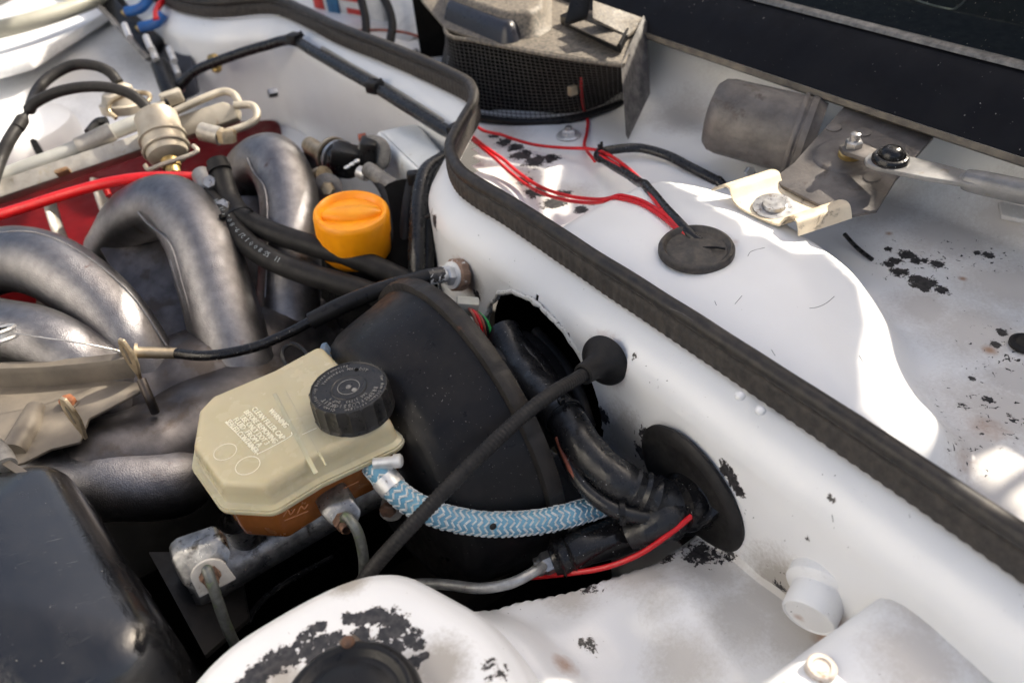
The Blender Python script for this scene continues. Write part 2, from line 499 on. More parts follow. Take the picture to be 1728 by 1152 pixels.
M['label_white'] = mat('label_white', (.72, .71, .68), None, .4, vs=30)
M['dark_cloth'] = mat('dark_trim', (.012, .012, .013), None, .85, vs=40)
M['ground'] = mat('asphalt', (.06, .058, .055), (.045, .044, .042), .9, vs=3, bump=.3, bs=60)
M['milky'].node_tree.nodes['Principled BSDF'].inputs['Transmission Weight'].default_value = .0
M['milky'].node_tree.nodes['Principled BSDF'].inputs['IOR'].default_value = 1.35
_t = NT.__new__(NT); _t.m = M['airbox']; _t.t = _t.m.node_tree; _t.b = _t.t.nodes['Principled BSDF']; _t.pos = _t.n('ShaderNodeNewGeometry').outputs['Position']
_t.b.inputs['Specular IOR Level'].default_value = .85
_old = _t.b.inputs['Base Color'].links[0].from_socket
_sc = None
for _rot, _k in ((.5, 1.0), (1.9, 1.0), (2.7, .8)):
    _mp = _t.n('ShaderNodeMapping'); _mp.inputs['Rotation'].default_value = (0, 0, _rot); _mp.inputs['Scale'].default_value = (14, 420, 60)
    _t.l(_t.pos, _mp.inputs['Vector'])
    _q = _t.ramp(_t.noise(1.0, 3, .6, .6, _mp.outputs[0]), .69, .72, 0, .55 * _k)
    _sc = _q if _sc is None else _t.math('MAXIMUM', _sc, _q)
_sc = _t.math('MULTIPLY', _sc, _t.ramp(_t.noise(18, 3), .45, .62))
_t.l(_t.mix(_sc, _old, (.16, .155, .14)), _t.b.inputs['Base Color'])
#--SCENE--
# ================================================================== CAR BODY (welded white shell) -- one thing
BX = 0.345
body = thing('car_body', 'white painted car body shell with flaking bulkhead, cowl and suspension tower around the engine bay', 'car', (0.345, 0.3, -1.0))
ZS = -0.42
seal_px = [(1728, 978), (1428, 768), (1152, 580), (1000, 478), (863, 384), (800, 345), (774, 322), (760, 287), (770, 258), (785, 231), (798, 207), (798, 184), (776, 163), (676, 116), (576, 75), (493, 33), (450, 24), (367, 30), (307, 20), (277, 7)]
sp = [PZ(x, y, ZS) for x, y in seal_px]
d0 = (sp[0] - sp[1]).normalized()
sp = [sp[0] + d0 * .22] + sp
sp = sp + [sp[-1] + V(-.03, .2, 0), sp[-1] + V(-.05, .5, 0)]
seal_path = resample(catmull(sp, 8), 0.0022)
def plan_normals(P):
    out = []
    for i in range(len(P)):
        t = P[min(i + 3, len(P) - 1)] - P[max(i - 3, 0)]
        t.z = 0; t.normalize()
        out.append(V(-t.y, t.x, 0))
    return out
seal_n = plan_normals(seal_path)

# --- bulkhead panel, swept under the seal, with the brake servo opening cut in it
HC = (0.512, -0.548)
def hole_r(y, z):
    a = math.atan2(y - HC[0], z - HC[1]); q = V(math.sin(a) * 7, math.cos(a) * 7, 1)
    return .0965 + .0022 * noise.noise(q) + .0011 * noise.noise(q * 4)
def in_hole(c):
    if c.x > .42 or c.y < .38 or c.y > .64: return False
    return math.hypot(c.y - HC[0], c.z - HC[1]) < hole_r(c.y, c.z) - .0002
prof = [(-.006, -.424), (-.003, -.4235), (.002, -.4245), (.009, -.4275), (.016, -.433), (.022, -.439), (.027, -.4465), (.030, -.455)]
zz = -.455
while zz > -.66:
    zz -= .004; prof.append((.030 + .005 * min(1, (-.455 - zz) / .1), zz))
prof += [(.036, -.70), (.037, -.80), (.037, -.90)]
us = list(range(0, len(seal_path), 2))
def bulk(u, v):
    o, z = prof[v]
    p = seal_path[u] + seal_n[u] * o
    p.z = z
    # broad dents and weld-bead unevenness
    k = .0016 * noise.noise(p * 14) + .0005 * noise.noise(p * 55)
    p = p + seal_n[u] * k * min(1, v / 5)
    if p.x < .42 and .38 < p.y < .64:
        r = math.hypot(p.y - HC[0], p.z - HC[1]); rh = hole_r(p.y, p.z)
        if abs(r - rh) < .0032:
            p.y = HC[0] + (p.y - HC[0]) * rh / r; p.z = HC[1] + (p.z - HC[1]) * rh / r
    return p
mb = MB().grid(bulk, us, range(len(prof)), keep=lambda c: not in_hole(c))
peel_b = [(PX(1052, 556, .352), .006), (PX(1228, 792, BX), .009), (PX(1240, 808, BX), .009), (PX(1250, 824, BX), .007),
          (PX(1095, 738, BX), .012), (PX(1085, 760, BX), .010), (PX(1105, 775, BX), .010), (PX(1198, 930, BX), .014), (PX(1165, 905, BX), .02), (PX(1230, 940, BX), .010),
          (PX(1400, 838, .35), .004), (PX(1368, 905, BX), .004), (PX(1363, 948, BX), .005), (PX(1322, 985, BX), .008), (PX(1020, 700, BX), .010), (PX(1065, 600, .35), .006),
          (PX(735, 375, .36), .010), (PX(738, 360, .37), .008), (PX(800, 500, BX), .008)]
import itertools
for k in range(18):   # ragged paint lip round the opening
    a = math.radians(-28 + k * 10.5)
    peel_b.append((V(BX, HC[0] + .1 * math.sin(a) * 1.0, HC[1] + .1 * math.cos(a)), .0035))
bpaint = white_paint('bulkhead_paint', peel=peel_b, dirt=[(PX(1330, 985, BX), .05), (PX(1200, 920, BX), .05), (PX(1060, 740, BX), .05), (PX(1100, 800, BX), .05), (PX(790, 480, BX), .03)],
                     rust=[(PX(1020, 610, BX), .042), (PX(775, 468, BX), .04), (PX(1172, 818, BX), .056), (PX(1420, 1040, BX), .03)], chips=.05, dthr=.37, gdirt=.10, sparse=[(PX(1200, 930, BX), .035), (PX(1330, 985, BX), .03), (PX(1080, 760, BX), .03)])
mb.build('bulkhead_panel', bpaint, body, thick=.0012, fix=False)
# ragged seam-sealer edge of the opening
mb = MB()
pts, rr = [], []
for k in range(70):
    a = math.radians(-50 + k * 3.6)
    q = hole_r(HC[0] + math.sin(a), HC[1] + math.cos(a)) + .0012
    pts.append(V(BX + .0015 + .001 * noise.noise(V(k * .8, 9, 0)), HC[0] + q * math.sin(a), HC[1] + q * math.cos(a)))
    rr.append(.0024 + .0014 * noise.noise(V(k * .9, 2, 2)))
mb.tube(pts, rr, 8, sm=3)
mb.build('sealer_edge', white_paint('sealer_paint', peel=[(V(BX, HC[0], HC[1]), .094)], base=(.66, .65, .61), gdirt=.15, bump=.6), body)
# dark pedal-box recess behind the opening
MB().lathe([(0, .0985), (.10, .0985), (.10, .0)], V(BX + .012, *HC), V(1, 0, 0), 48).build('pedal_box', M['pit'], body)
# dimples above the seal edge and little blobs
for px, py in ((1249, 667), (1283, 692)):
    MB().sphere(PX(px, py, .358), .0040, 14, 8, (1, 1, .8)).build('weld_bump', bpaint, body)

# --- pipe stub on the bulkhead
c0 = PX(1388, 990, .3445)
ax = V(-.94, -.305, -.144).normalized()
stub = MB().lathe([(-.006, .0255), (.003, .0255), (.0048, .0240), (.006, .0205), (.0075, .0193), (.0255, .0190), (.0268, .0182), (.0270, .0170), (.0262, .0165), (.0262, 0)], c0, ax, 48)
stub.build('pipe_stub', white_paint('stub_paint', peel=[(PX(1325, 990, .31), .006), (PX(1373, 1028, .30), .003)], rust=[(PX(1352, 1036, .322), .009)], chips=.05, gdirt=.08), body)

TC = V(.027, .268, 0)
# --- inner wing panel below the bulkhead
def sstep(a, b, x):
    t = max(0, min(1, (x - a) / (b - a))); return t * t * (3 - 2 * t)
def apron(u, v):
    z = -.556
    ve = max(.295, .346 - max(0, u - .163) * .42)
    z -= .25 * sstep(ve - .006, ve + .035, v) + .010 * sstep(ve - .05, ve, v)
    dt = math.hypot(u - TC.x, v - TC.y)
    z += .022 * sstep(.160, .125, dt) + .0022 * sstep(.1515, .1500, dt)     # overlapping panel edge beside the tower
    z += .016 * math.exp(-(((u - .27) / .03) ** 2 + ((v - .245) / .05) ** 2))
    z -= .012 * math.exp(-(((u - .22) / .03) ** 2 + ((v - .25) / .03) ** 2))
    z += .02 * sstep(.335, .352, u)
    z += .03 * sstep(.17, .05, v)
    p = V(u, v, z)
    z += .005 * noise.noise(p * 16) + .0015 * noise.noise(p * 50)
    return V(u, v, z)
us = [(-.14 + .0035 * i) for i in range(141)]; vs = [(-.02 + .0035 * i) for i in range(123)]
ap = white_paint('inner_wing_paint', peel=[(PZ(1000, 1080, -.555), .008), (PZ(985, 1081, -.555), .006), (PZ(1020, 1080, -.555), .007), (PZ(1005, 1096, -.555), .006), (PZ(1125, 1096, -.555), .004), (PZ(980, 980, -.555), .012), (PZ(1000, 975, -.555), .011), (PZ(1180, 915, -.55), .02), (PZ(1215, 930, -.55), .012), (PZ(1120, 925, -.555), .012)],
                 dirt=[(PZ(1255, 1040, -.55), .05), (PZ(1300, 1000, -.55), .05), (PZ(1340, 1060, -.55), .05), (PZ(1150, 1120, -.555), .04), (PZ(1080, 960, -.555), .04), (PZ(1200, 960, -.555), .05), (PZ(960, 1000, -.56), .03), (PZ(1120, 1020, -.555), .03)],
                 rust=[(PZ(1390, 1070, -.55), .015), (PZ(950, 1125, -.55), .02)], chips=.03, base=(.76, .76, .76), dthr=.50, bs=40, bump=.35, gdirt=-.05, dirtc=(.50, .475, .44))
MB().grid(apron, us, vs).build('inner_wing_panel', ap, body, thick=.001, fix=False)
# --- raised cross panel with a bolt, lower right
e1, e2 = PZ(1528, 975, -.468), PZ(1276, 1156, -.468)
e1 = e1 + (e1 - e2).normalized() * .006
e3 = e2 + (e2 - e1).normalized() * .12
mb = MB()
rows = []
for p in (e1, e2, e3):
    q = []
    for o, z in ((.010, -.60), (.008, -.50), (.0065, -.488), (.003, -.479), (-.003, -.4735), (-.012, -.4700), (-.03, -.469), (-.08, -.472), (-.14, -.473), (-.25, -.47)):
        q.append(V(p.x, p.y + o, z))
    rows.append(q)
NR = len(rows[0])
rr = []
for i in range(41):
    t = i / 40 * 2; a = min(1, int(t)); f = t - a
    rr.append([rows[a][k].lerp(rows[a + 1][k], f) for k in range(NR)])
for r_ in rr:
    for k, p in enumerate(r_):
        p.z += .0022 * noise.noise(p * 18) if k > 4 else 0
fs = []
for i in range(40):
    for k in range(NR - 1): fs.append((i * NR + k, i * NR + k + 1, (i + 1) * NR + k + 1, (i + 1) * NR + k))
mb.add([p for r_ in rr for p in r_], fs)
crp = white_paint('cross_panel_paint', dirt=[(PZ(1640, 1060, -.47), .05), (PZ(1550, 1110, -.47), .05), (PZ(1700, 1120, -.47), .05), (PZ(1560, 1030, -.47), .04)], rust=[(PZ(1322, 1146, -.47), .008), (PZ(1385, 1125, -.47), .010)], chips=.02, dthr=.42, dirtc=(.5, .47, .44))
mb.build('cross_panel', crp, body, thick=.001, fix=False)
# bolt head on it
c = PZ(1386, 1126, -.468)
mb = MB().lathe([(-.004, 0), (-.004, .0092), (.0008, .0090), (.0018, .0078), (.0018, .0055), (.0008, .005), (.0008, 0)], c, V(0, 0, 1), 28)
mb.build('panel_bolt', mat('dirty_bolt', (.42, .36, .30), (.55, .5, .46), .5, vs=200, bump=.5, stain=((.3, .2, .12), .55, 200)), body)

# --- suspension tower
TC = V(.027, .268, 0)
TZ = -.458
prof = [(TZ - .26, .122), (TZ - .10, .121), (TZ - .05, .120), (TZ - .034, .1185), (TZ - .021, .1145), (TZ - .012, .108), (TZ - .006, .099), (TZ - .003, .088), (TZ - .003, .070), (TZ - .004, .05), (TZ - .004, .0)]
TT = [(-180, .116), (-90, .114), (-22.5, .114), (-3.7, .1098), (15.3, .1074), (25.8, .107), (35.2, .1105), (43.9, .1159), (49, .1178), (54.5, .1174), (60.5, .1159), (71, .112), (84.3, .1091), (97.8, .110), (110.2, .1157), (127.7, .121), (180, .116)]
def tmod(i, th):
    a = math.degrees(th)
    if a > 180: a -= 360
    def at(a):
        a = (a + 180) % 360 - 180
        for (a0, r0), (a1, r1) in zip(TT, TT[1:]):
            if a0 <= a <= a1: return r0 + (r1 - r0) * (a - a0) / (a1 - a0)
        return .116
    r = sum(at(a + d) for d in (-6, -3, 0, 3, 6)) / 5
    w = min(1, max(0, (pl[i][1] - .05) / .05))
    return 1 + (r / .1165 - 1) * w
pl = []
for k in range(len(prof) - 1):
    for j in range(3):
        f = j / 3; pl.append((prof[k][0] * (1 - f) + prof[k + 1][0] * f, prof[k][1] * (1 - f) + prof[k + 1][1] * f))
pl.append(prof[-1])
mb = MB().lathe(pl, TC, V(0, 0, 1), 120, mod=tmod, ref=V(1, 0, 0))
PKS = 1.0
pk = [((588, 1045), .0055), ((610, 1045), .0075), ((631, 1041), .0075), ((653, 1045), .0085), ((674, 1059), .009), ((692, 1077), .0085), ((707, 1088), .0055), ((610, 1070), .008), ((650, 1070), .007), ((653, 1095), .010), ((668, 1090), .008), ((625, 1090), .008),
      ((542, 1059), .005), ((528, 1066), .005), ((515, 1074), .006), ((502, 1088), .0045), ((567, 1077), .0065), ((542, 1084), .0075), ((516, 1095), .0085), ((488, 1110), .010), ((459, 1124), .010), ((437, 1142), .012), ((423, 1155), .012), ((560, 1095), .008), ((530, 1105), .008),
      ((700, 1117), .005), ((717, 1106), .004), ((789, 1099), .0035), ((800, 1110), .005), ((814, 1106), .005), ((812, 1122), .0065), ((820, 1136), .009), ((832, 1146), .011), ((843, 1124), .0045), ((838, 1104), .0045), ((838, 1112), .0045)]
tp = white_paint('tower_paint', peel=[(PZ(a, b, TZ - .004 if a < 760 else TZ - .012), r * PKS) for (a, b), r in pk], dirt=[(PZ(590, 990, TZ - .01), .02), (PZ(740, 1120, TZ), .03), (PZ(470, 1140, TZ), .02), (PZ(680, 1135, TZ), .03)], chips=.025, dthr=.42, gdirt=.06)
mb.build('suspension_tower', tp, body, thick=0)
# --- cowl floor with the raised duct hump
hump = [PZ(x, y, -.432) for x, y in ((938, 372), (1010, 326), (1100, 288), (1190, 300), (1300, 335), (1390, 392), (1462, 440), (1512, 510), (1530, 590), (1560, 650), (1612, 700), (1600, 745), (1530, 735), (1470, 690), (1300, 560), (1100, 445))]
hp2 = [Vector((p.x, p.y)) for p in hump]
for i in (12, 13, 14, 15, 0): hp2[i].x -= .06       # runs in under the seal
hp2 = round_poly(hp2, .045, 5)
def sdist(P, q):
    d = 1e9; ins = False; n = len(P)
    for i in range(n):
        a, b = P[i - 1], P[i]
        e = b - a; w = q - a
        t = max(0, min(1, w.dot(e) / e.dot(e)))
        d = min(d, (w - e * t).length)
        if (a.y > q.y) != (b.y > q.y) and q.x < (b.x - a.x) * (q.y - a.y) / (b.y - a.y) + a.x: ins = not ins
    return -d if ins else d
FZ = -.478
def cowl(u, v):
    d = sdist(hp2, Vector((u, v)))
    z = FZ + .050 * sstep(.024, -.028, d) + .007 * sstep(-.01, -.09, d)
    z += .10 * sstep(.77, .90, u)
    z += .012 * math.exp(-((u - .50) / .05) ** 2 - ((v - .16) / .07) ** 2)
    z += .008 * math.exp(-((u - .63) / .04) ** 2 - ((v - .93) / .1) ** 2)
    z += .022 * sstep(.09, .02, math.hypot(u - .80, v - .83))
    p = V(u, v, 0)
    z += .0016 * noise.noise(p * 13) + .0006 * noise.noise(p * 45)
    if v > 1.0: z += 0
    return V(u, v, z)
us = [.365 + .0055 * i for i in range(91)]; vs = [-.2 + .0075 * i for i in range(125)] + [.74 + .02 * i for i in range(1, 80)]
pc = [((880, 262), .017), ((905, 272), .018), ((850, 240), .013), ((835, 228), .010), ((930, 268), .014), ((885, 305), .014), ((905, 325), .016), ((935, 343), .017), ((952, 328), .012), ((868, 250), .013), ((980, 355), .010), ((1000, 345), .006),
      ((1510, 440), .008), ((1530, 430), .010), ((1545, 470), .008), ((1560, 480), .014), ((1520, 460), .010), ((1545, 440), .007), ((1580, 445), .009), ((1500, 445), .006), ((1590, 490), .008), ((1667, 430), .007), ((1650, 425), .005), ((1500, 420), .005),
      ((1590, 768), .011), ((1610, 765), .009), ((1640, 765), .009), ((1570, 775), .008), ((1625, 698), .008), ((1640, 695), .006), ((1612, 735), .004), ((1665, 680), .006), ((1700, 710), .006), ((1690, 740), .006), ((1660, 730), .004), ((1670, 765), .006), ((1560, 440), .006), ((1650, 810), .005), ((1640, 640), .004), ((1690, 560), .006), ((1680, 580), .006)]
cp = white_paint('cowl_paint', peel=[(PZ(a, b, FZ), r) for (a, b), r in pc],
                 dirt=[(PZ(1600, 400, FZ), .09), (PZ(1700, 480, FZ), .08), (PZ(1650, 560, FZ), .08), (PZ(1690, 700, FZ), .08), (PZ(1640, 780, FZ), .06), (PZ(1560, 520, FZ), .05), (PZ(880, 300, FZ), .06), (PZ(960, 330, FZ), .05), (PZ(850, 225, FZ), .06), (PZ(1240, 150, FZ), .1), (PZ(1150, 200, FZ), .07), (PZ(1700, 380, FZ), .08), (PZ(620, 50, FZ), .1), (PZ(1700, 850, FZ), .07), (PZ(1480, 350, FZ), .08), (PZ(1720, 640, FZ), .06)],
                 rust=[(PZ(1232, 425, -.43), .020), (PZ(1625, 470, FZ), .008), (PZ(1500, 395, FZ), .007), (PZ(1670, 590, FZ), .012), (PZ(1660, 740, FZ), .03), (PZ(1600, 790, FZ), .03), (PZ(1178, 420, -.425), .052)], chips=.03, base=(.86, .855, .84), dthr=.42, gdirt=.02, sparse=[(PZ(1540, 450, FZ), .06), (PZ(1640, 430, FZ), .05), (PZ(1670, 720, FZ), .06), (PZ(1600, 770, FZ), .05), (PZ(1700, 600, FZ), .06), (PZ(900, 280, FZ), .06)], bs=30, bump=.3, dirtc=(.54, .505, .47))
from mathutils.kdtree import KDTree
kd = KDTree(len(seal_path))
for i, p in enumerate(seal_path): kd.insert(V(p.x, p.y, 0), i)
kd.balance()
def cowl_side(c):
    co, i, d = kd.find(V(c.x, c.y, 0))
    return (V(c.x, c.y, 0) - co).dot(seal_n[i]) < .002
MB().grid(cowl, us, vs, keep=cowl_side).build('cowl_floor', cp, body, thick=0, fix=False)
# end wall of the cowl far away and rear cowl wall
MB().box(V(.80, 2.05, -.35), (.8, .01, .4), bev=.002).build('cowl_end_wall', white_paint('cowl_end_paint', gdirt=.05), body)
# --- far inner wing, its tower and the wing rail
def fwing(u, v):
    p = V(u, v, 0)
    z = -.52 - .10 * sstep(1.75, 1.45, v) + .03 * sstep(1.7, 2.0, v) + .004 * noise.noise(p * 6)
    return V(u, v, z)
fw = white_paint('far_wing_paint', gdirt=-.1, dirt=[(PZ(150, 110, -.5), .2)], dirtc=(.42, .41, .40), dthr=.5)
MB().grid(fwing, [-.5 + .02 * i for i in range(52)], [1.35 + .02 * i for i in range(52)]).build('far_inner_wing', fw, body, fix=False)
fr = [PZ(-40, 118, -.47), PZ(60, 92, -.47), PZ(160, 35, -.47), PZ(230, -20, -.47)]
MB().prism([PZ(-60, 130, -.46), PZ(50, 100, -.46), PZ(175, 22, -.46), PZ(250, -40, -.46), PZ(60, -20, -.46), PZ(-100, 60, -.46)], V(0, 0, -.02), bev=.004).build('wing_flange', fw, body)
MB().tube([PZ(-60, 62, -.42), PZ(20, 45, -.42), PZ(110, 18, -.42), PZ(220, -25, -.42)], .016, 12).build('wing_rail', mat('wing_rail_grey', (.2, .2, .16), (.32, .31, .26), .5, vs=10), body)
tcen = D(5, 205, 1.42)
MB().lathe([(-.3, .115), (-.03, .112), (-.012, .106), (-.002, .09), (0, .06), (0, 0)], tcen, V(0, 0, 1), 48).build('far_suspension_tower', fw, body)
sl_ = MB().prism([p for p in dz([(49, 237), (55, 233), (62, 236), (77, 262), (66, 270)], tcen.z + .002)], V(0, 0, -.02)); sl_.build('tower_slot', M['pit'], body)

# --- engine pit
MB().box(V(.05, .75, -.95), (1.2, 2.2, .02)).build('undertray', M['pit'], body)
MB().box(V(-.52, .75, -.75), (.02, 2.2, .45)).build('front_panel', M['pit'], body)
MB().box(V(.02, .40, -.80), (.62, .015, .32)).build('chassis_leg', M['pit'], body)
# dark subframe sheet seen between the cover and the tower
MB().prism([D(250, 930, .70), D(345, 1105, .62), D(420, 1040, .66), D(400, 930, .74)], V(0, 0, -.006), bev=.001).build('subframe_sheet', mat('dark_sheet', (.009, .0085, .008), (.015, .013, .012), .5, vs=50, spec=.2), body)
# --- raised bonnet, hinged at the front of the bay
MB().box(V(-.80, .72, .12), (.02, 1.5, 1.10), Matrix.Rotation(R(8), 3, 'Y'), bev=.006).build('bonnet', white_paint('bonnet_paint'), body)
# --- dashboard, then an added unseen panel with holes cut to shape the sun patches
MB().box(V(1.12, .8, -.4705), (.46, 3.2, .02)).build('dashboard', M['dark_cloth'], body)
GX = 1.3
lit = [
 (-.432, [(1100, 276), (1190, 296), (1300, 330), (1400, 385), (1475, 435), (1530, 500), (1548, 590), (1580, 650), (1602, 700), (1600, 770), (1500, 748), (1442, 702), (1436, 630), (1452, 560), (1440, 490), (1390, 440), (1320, 415), (1240, 420), (1235, 380), (1160, 340), (1100, 300)]),
 (-.42, [(1185, 325), (1225, 300), (1300, 268), (1345, 268), (1330, 300), (1400, 325), (1440, 335), (1470, 400), (1350, 415), (1270, 378)]),
 (-.478, [(786, 285), (850, 280), (872, 305), (885, 348), (830, 325)]),
 (-.45, [(960, 300), (985, 272), (1005, 280), (1000, 310)]),
 (-.45, [(985, 330), (1060, 300), (1075, 325), (1040, 345)]),
 (-.478, [(1612, 808), (1665, 788), (1708, 812), (1660, 845)]),
 (-.478, [(1686, 856), (1740, 825), (1760, 930)]),
 (-.47, [(1270, 1160), (1385, 1082), (1440, 1098), (1478, 1160)]),
 (-.53, [(895, 1160), (1008, 1108), (1062, 1160)]),
 (-.552, [(1212, 1064), (1255, 1058), (1300, 1075), (1262, 1090)]),
 (-.552, [(1090, 1100), (1110, 1090), (1115, 1110), (1100, 1118)]),
 (-.38, [(700, -10), (722, 20), (760, 62), (800, 75), (900, 92), (1048, 112), (1070, 225), (1085, 40), (1000, -10)]),
 (-.398, [(500, -10), (640, 60), (760, 122), (832, 190), (828, 232), (785, 275), (800, 205), (755, 140), (600, 66), (470, 0)]),
 (-.455, [(-60, 285), (-60, 345), (150, 290), (280, 270), (300, 310), (340, 280), (450, 205), (430, 150), (280, 165), (190, 130), (170, 205)]),
 (-.47, [(-40, 505), (60, 512), (120, 540), (188, 612), (205, 560), (250, 585), (300, 590), (240, 608), (150, 622), (60, 624), (-40, 626)]),
 (-.479, [(-40, 629), (100, 624), (222, 616), (200, 634), (100, 641), (-40, 644)]),
 (-.499, [(-40, 646), (62, 644), (30, 670), (22, 681), (46, 690), (28, 735), (5, 746), (-40, 770)]),
 (-.495, [(66, 682), (86, 689), (130, 690), (136, 711), (90, 718), (45, 723)]),
 (-.499, [(150, 681), (178, 671), (185, 680), (155, 694)]),
 (-.499, [(38, 748), (64, 738), (76, 733), (70, 745), (50, 754)]),
 (-.499, [(18, 786), (55, 770), (82, 757), (62, 776), (30, 792)]),
 (-.47, [(40, 388), (130, 412), (230, 492), (268, 520), (262, 560), (225, 540), (170, 470), (80, 415)]),
 (-.44, [(392, 275), (440, 230), (482, 232), (498, 265), (450, 275), (400, 300)]),
 (-.46, [(518, 255), (536, 330), (538, 420), (528, 345)]),
 (-.46, [(328, 322), (346, 335), (388, 440), (396, 462), (372, 405)]),
 (-.49, [(-40, 105), (55, 112), (95, 195), (100, 265), (40, 300), (-60, 300)]),
 (-.45, [(-60, 60), (60, 80), (200, 0), (160, -60), (-60, 0)]),
 (-.46, [(476, 394), (512, 402), (508, 412), (480, 406)]),
]
def to_gobo(p):
    t = (GX - p.x) / sdir.x
    q = p + sdir * t
    return Vector((q.y, q.z))
holes = [[to_gobo(PZ(x, y, z)) for x, y in pl] for z, pl in lit]
def pin(P, y, z):
    ins = False
    for i in range(len(P)):
        a, b = P[i - 1], P[i]
        if (a.y > z) != (b.y > z) and y < (b.x - a.x) * (z - a.y) / (b.y - a.y) + a.x: ins = not ins
    return ins
mb = MB(); CS = .004
y0, y1, z0, z1 = -.75, 2.7, -.46, .82
nz = int((z1 - z0) / CS)
for j in range(nz):
    z = z0 + (j + .5) * CS
    xs_ = []
    hs = [P for P in holes if min(q.y for q in P) <= z <= max(q.y for q in P)]
    iv = []
    for P in hs:
        xx = []
        for i in range(len(P)):
            a, b = P[i - 1], P[i]
            if (a.y > z) != (b.y > z): xx.append((b.x - a.x) * (z - a.y) / (b.y - a.y) + a.x)
        xx.sort()
        iv += list(zip(xx[::2], xx[1::2]))
    iv.sort()
    cur = y0
    runs = []
    for a, b in iv:
        if a > cur: runs.append((cur, a))
        cur = max(cur, b)
    if cur < y1: runs.append((cur, y1))
    for a, b in runs:
        za, zb = z - CS / 2, z + CS / 2
        mb.add([V(GX, a, za), V(GX, b, za), V(GX, b, zb), V(GX, a, zb)], [(0, 1, 2, 3)])
mb.build('sun_mask_panel', M['dark_cloth'], body, thick=.002, fix=False)  # added mask, blocks the sun everywhere except the cut patches

# hairline cracks and scratches in the paint
crm = mat('crack_dirt', (.05, .048, .046), (.12, .115, .11), .7, vs=200)
def on_cowl(x, y):
    p = PZ(x, y, -.43)
    for _ in range(8): p = PZ(x, y, cowl(p.x, p.y).z + .0001)
    return p
for q in ([(1366, 520), (1380, 518), (1395, 511), (1408, 500)], [(1240, 513), (1246, 506), (1252, 499)], [(1302, 590), (1308, 600)], [(1262, 432), (1268, 424), (1290, 418)], [(1206, 508), (1209, 515)], [(1450, 600), (1456, 610)]):
    MB().tube([on_cowl(*p) for p in q], .00022, 5, sm=3).build('paint_crack', crm, body)
for q in ([(1412, 908), (1420, 912), (1430, 921)], [(1439, 934), (1443, 938), (1448, 944)], [(1404, 868), (1406, 880)], [(1130, 520), (1150, 528), (1170, 541)], [(1258, 886), (1270, 895), (1276, 905)]):
    MB().tube([PX(x, y, .3425 if y > 600 else .352) for x, y in q], .0002, 5, sm=3).build('paint_crack', crm, body)
# ------------------------------------------------------------------ rubber seal on the bulkhead lip
seal = thing('rubber_seal', 'long black ribbed rubber bonnet seal clipped along the top lip of the white bulkhead', 'rubber seal', seal_path[100])
pr = [(.0, -.4205), (.0028, -.4200), (.0034, -.413), (.0030, -.4035), (.0005, -.4000), (-.006, -.4000), (-.008, -.4205)]
rings = []
for i, (p, n_) in enumerate(zip(seal_path, seal_n)):
    k = .0005 if i % 4 < 2 else -.0002
    w = .0008 * noise.noise(p * 25)
    rings.append([V(p.x + n_.x * (o + (k if 0 < j < 4 else 0)), p.y + n_.y * (o + (k if 0 < j < 4 else 0)), z + w) for j, (o, z) in enumerate(pr)])
MB().rings(rings).build('clip_strip', M['seal'], seal, ang=60)
rings = []
for i in range(0, len(seal_path), 2):
    p, n_ = seal_path[i], seal_n[i]
    w = .0008 * noise.noise(p * 22)
    ring = []
    for k in range(14):
        a = 2 * math.pi * k / 14
        o = -.0035 + .0072 * math.cos(a); z = -.3945 + .0068 * math.sin(a)
        if k in (6, 7, 8): o += .0012
        ring.append(V(p.x + n_.x * o, p.y + n_.y * o, z + w))
    rings.append(ring)
MB().rings(rings).build('seal_bead', M['sealbead'], seal, ang=60)

# ------------------------------------------------------------------ scuttle and windscreen
sc_path = resample(catmull([V(.752, -.3, 0), V(.757, .1, 0), V(.759, .308, 0), V(.762, .52, 0), V(.770, .819, 0), V(.79, 1.2, 0), V(.83, 1.75, 0)], 8), .02)
sn = plan_normals(sc_path)
def sweep(path, nrm, prof, mbx, closed=True):
    mbx.rings([[V(p.x + n_.x * o, p.y + n_.y * o, z) for o, z in prof] for p, n_ in zip(path, nrm)], closed, closed)
    return mbx
scut = thing('scuttle_panel', 'satin black scuttle panel below the windscreen with a dusty lower lip', 'panel', (.79, .5, -.38))
sweep(sc_path, sn, [(0, -.380), (-.02, -.358), (-.045, -.336), (-.062, -.3295), (-.062, -.333), (-.045, -.340), (-.018, -.364), (-.006, -.3835)], MB()).build('panel_skin', M['scuttle'], scut)
sweep(sc_path, sn, [(.0025, -.3795), (.0036, -.386), (-.002, -.3905), (-.012, -.3925), (-.012, -.3905), (-.002, -.3842)], MB()).build('lower_lip', M['scuttle_lip'], scut)
ws = thing('windscreen', 'dark glass windscreen edge above the black scuttle panel, speckled with dust', 'windscreen', (.85, .5, -.33))
sweep(sc_path, sn, [(-.058, -.3285), (-.060, -.3255), (-.066, -.3235), (-.072, -.3250), (-.072, -.3300)], MB()).build('trim_strip', M['trim'], ws)
gt = NT('windscreen_glass')
tr = gt.n('ShaderNodeBsdfTransparent'); tr.inputs[0].default_value = (.86, .9, .88, 1)
gl = gt.n('ShaderNodeBsdfGlossy'); gl.inputs['Roughness'].default_value = .03
mx = gt.n('ShaderNodeMixShader'); fn = gt.n('ShaderNodeFresnel'); fn.inputs[0].default_value = 1.12
gt.l(fn.outputs[0], mx.inputs[0]); gt.l(tr.outputs[0], mx.inputs[1]); gt.l(gl.outputs[0], mx.inputs[2])
du = gt.n('ShaderNodeBsdfDiffuse'); du.inputs[0].default_value = (.5, .42, .33, 1)
mx2 = gt.n('ShaderNodeMixShader')
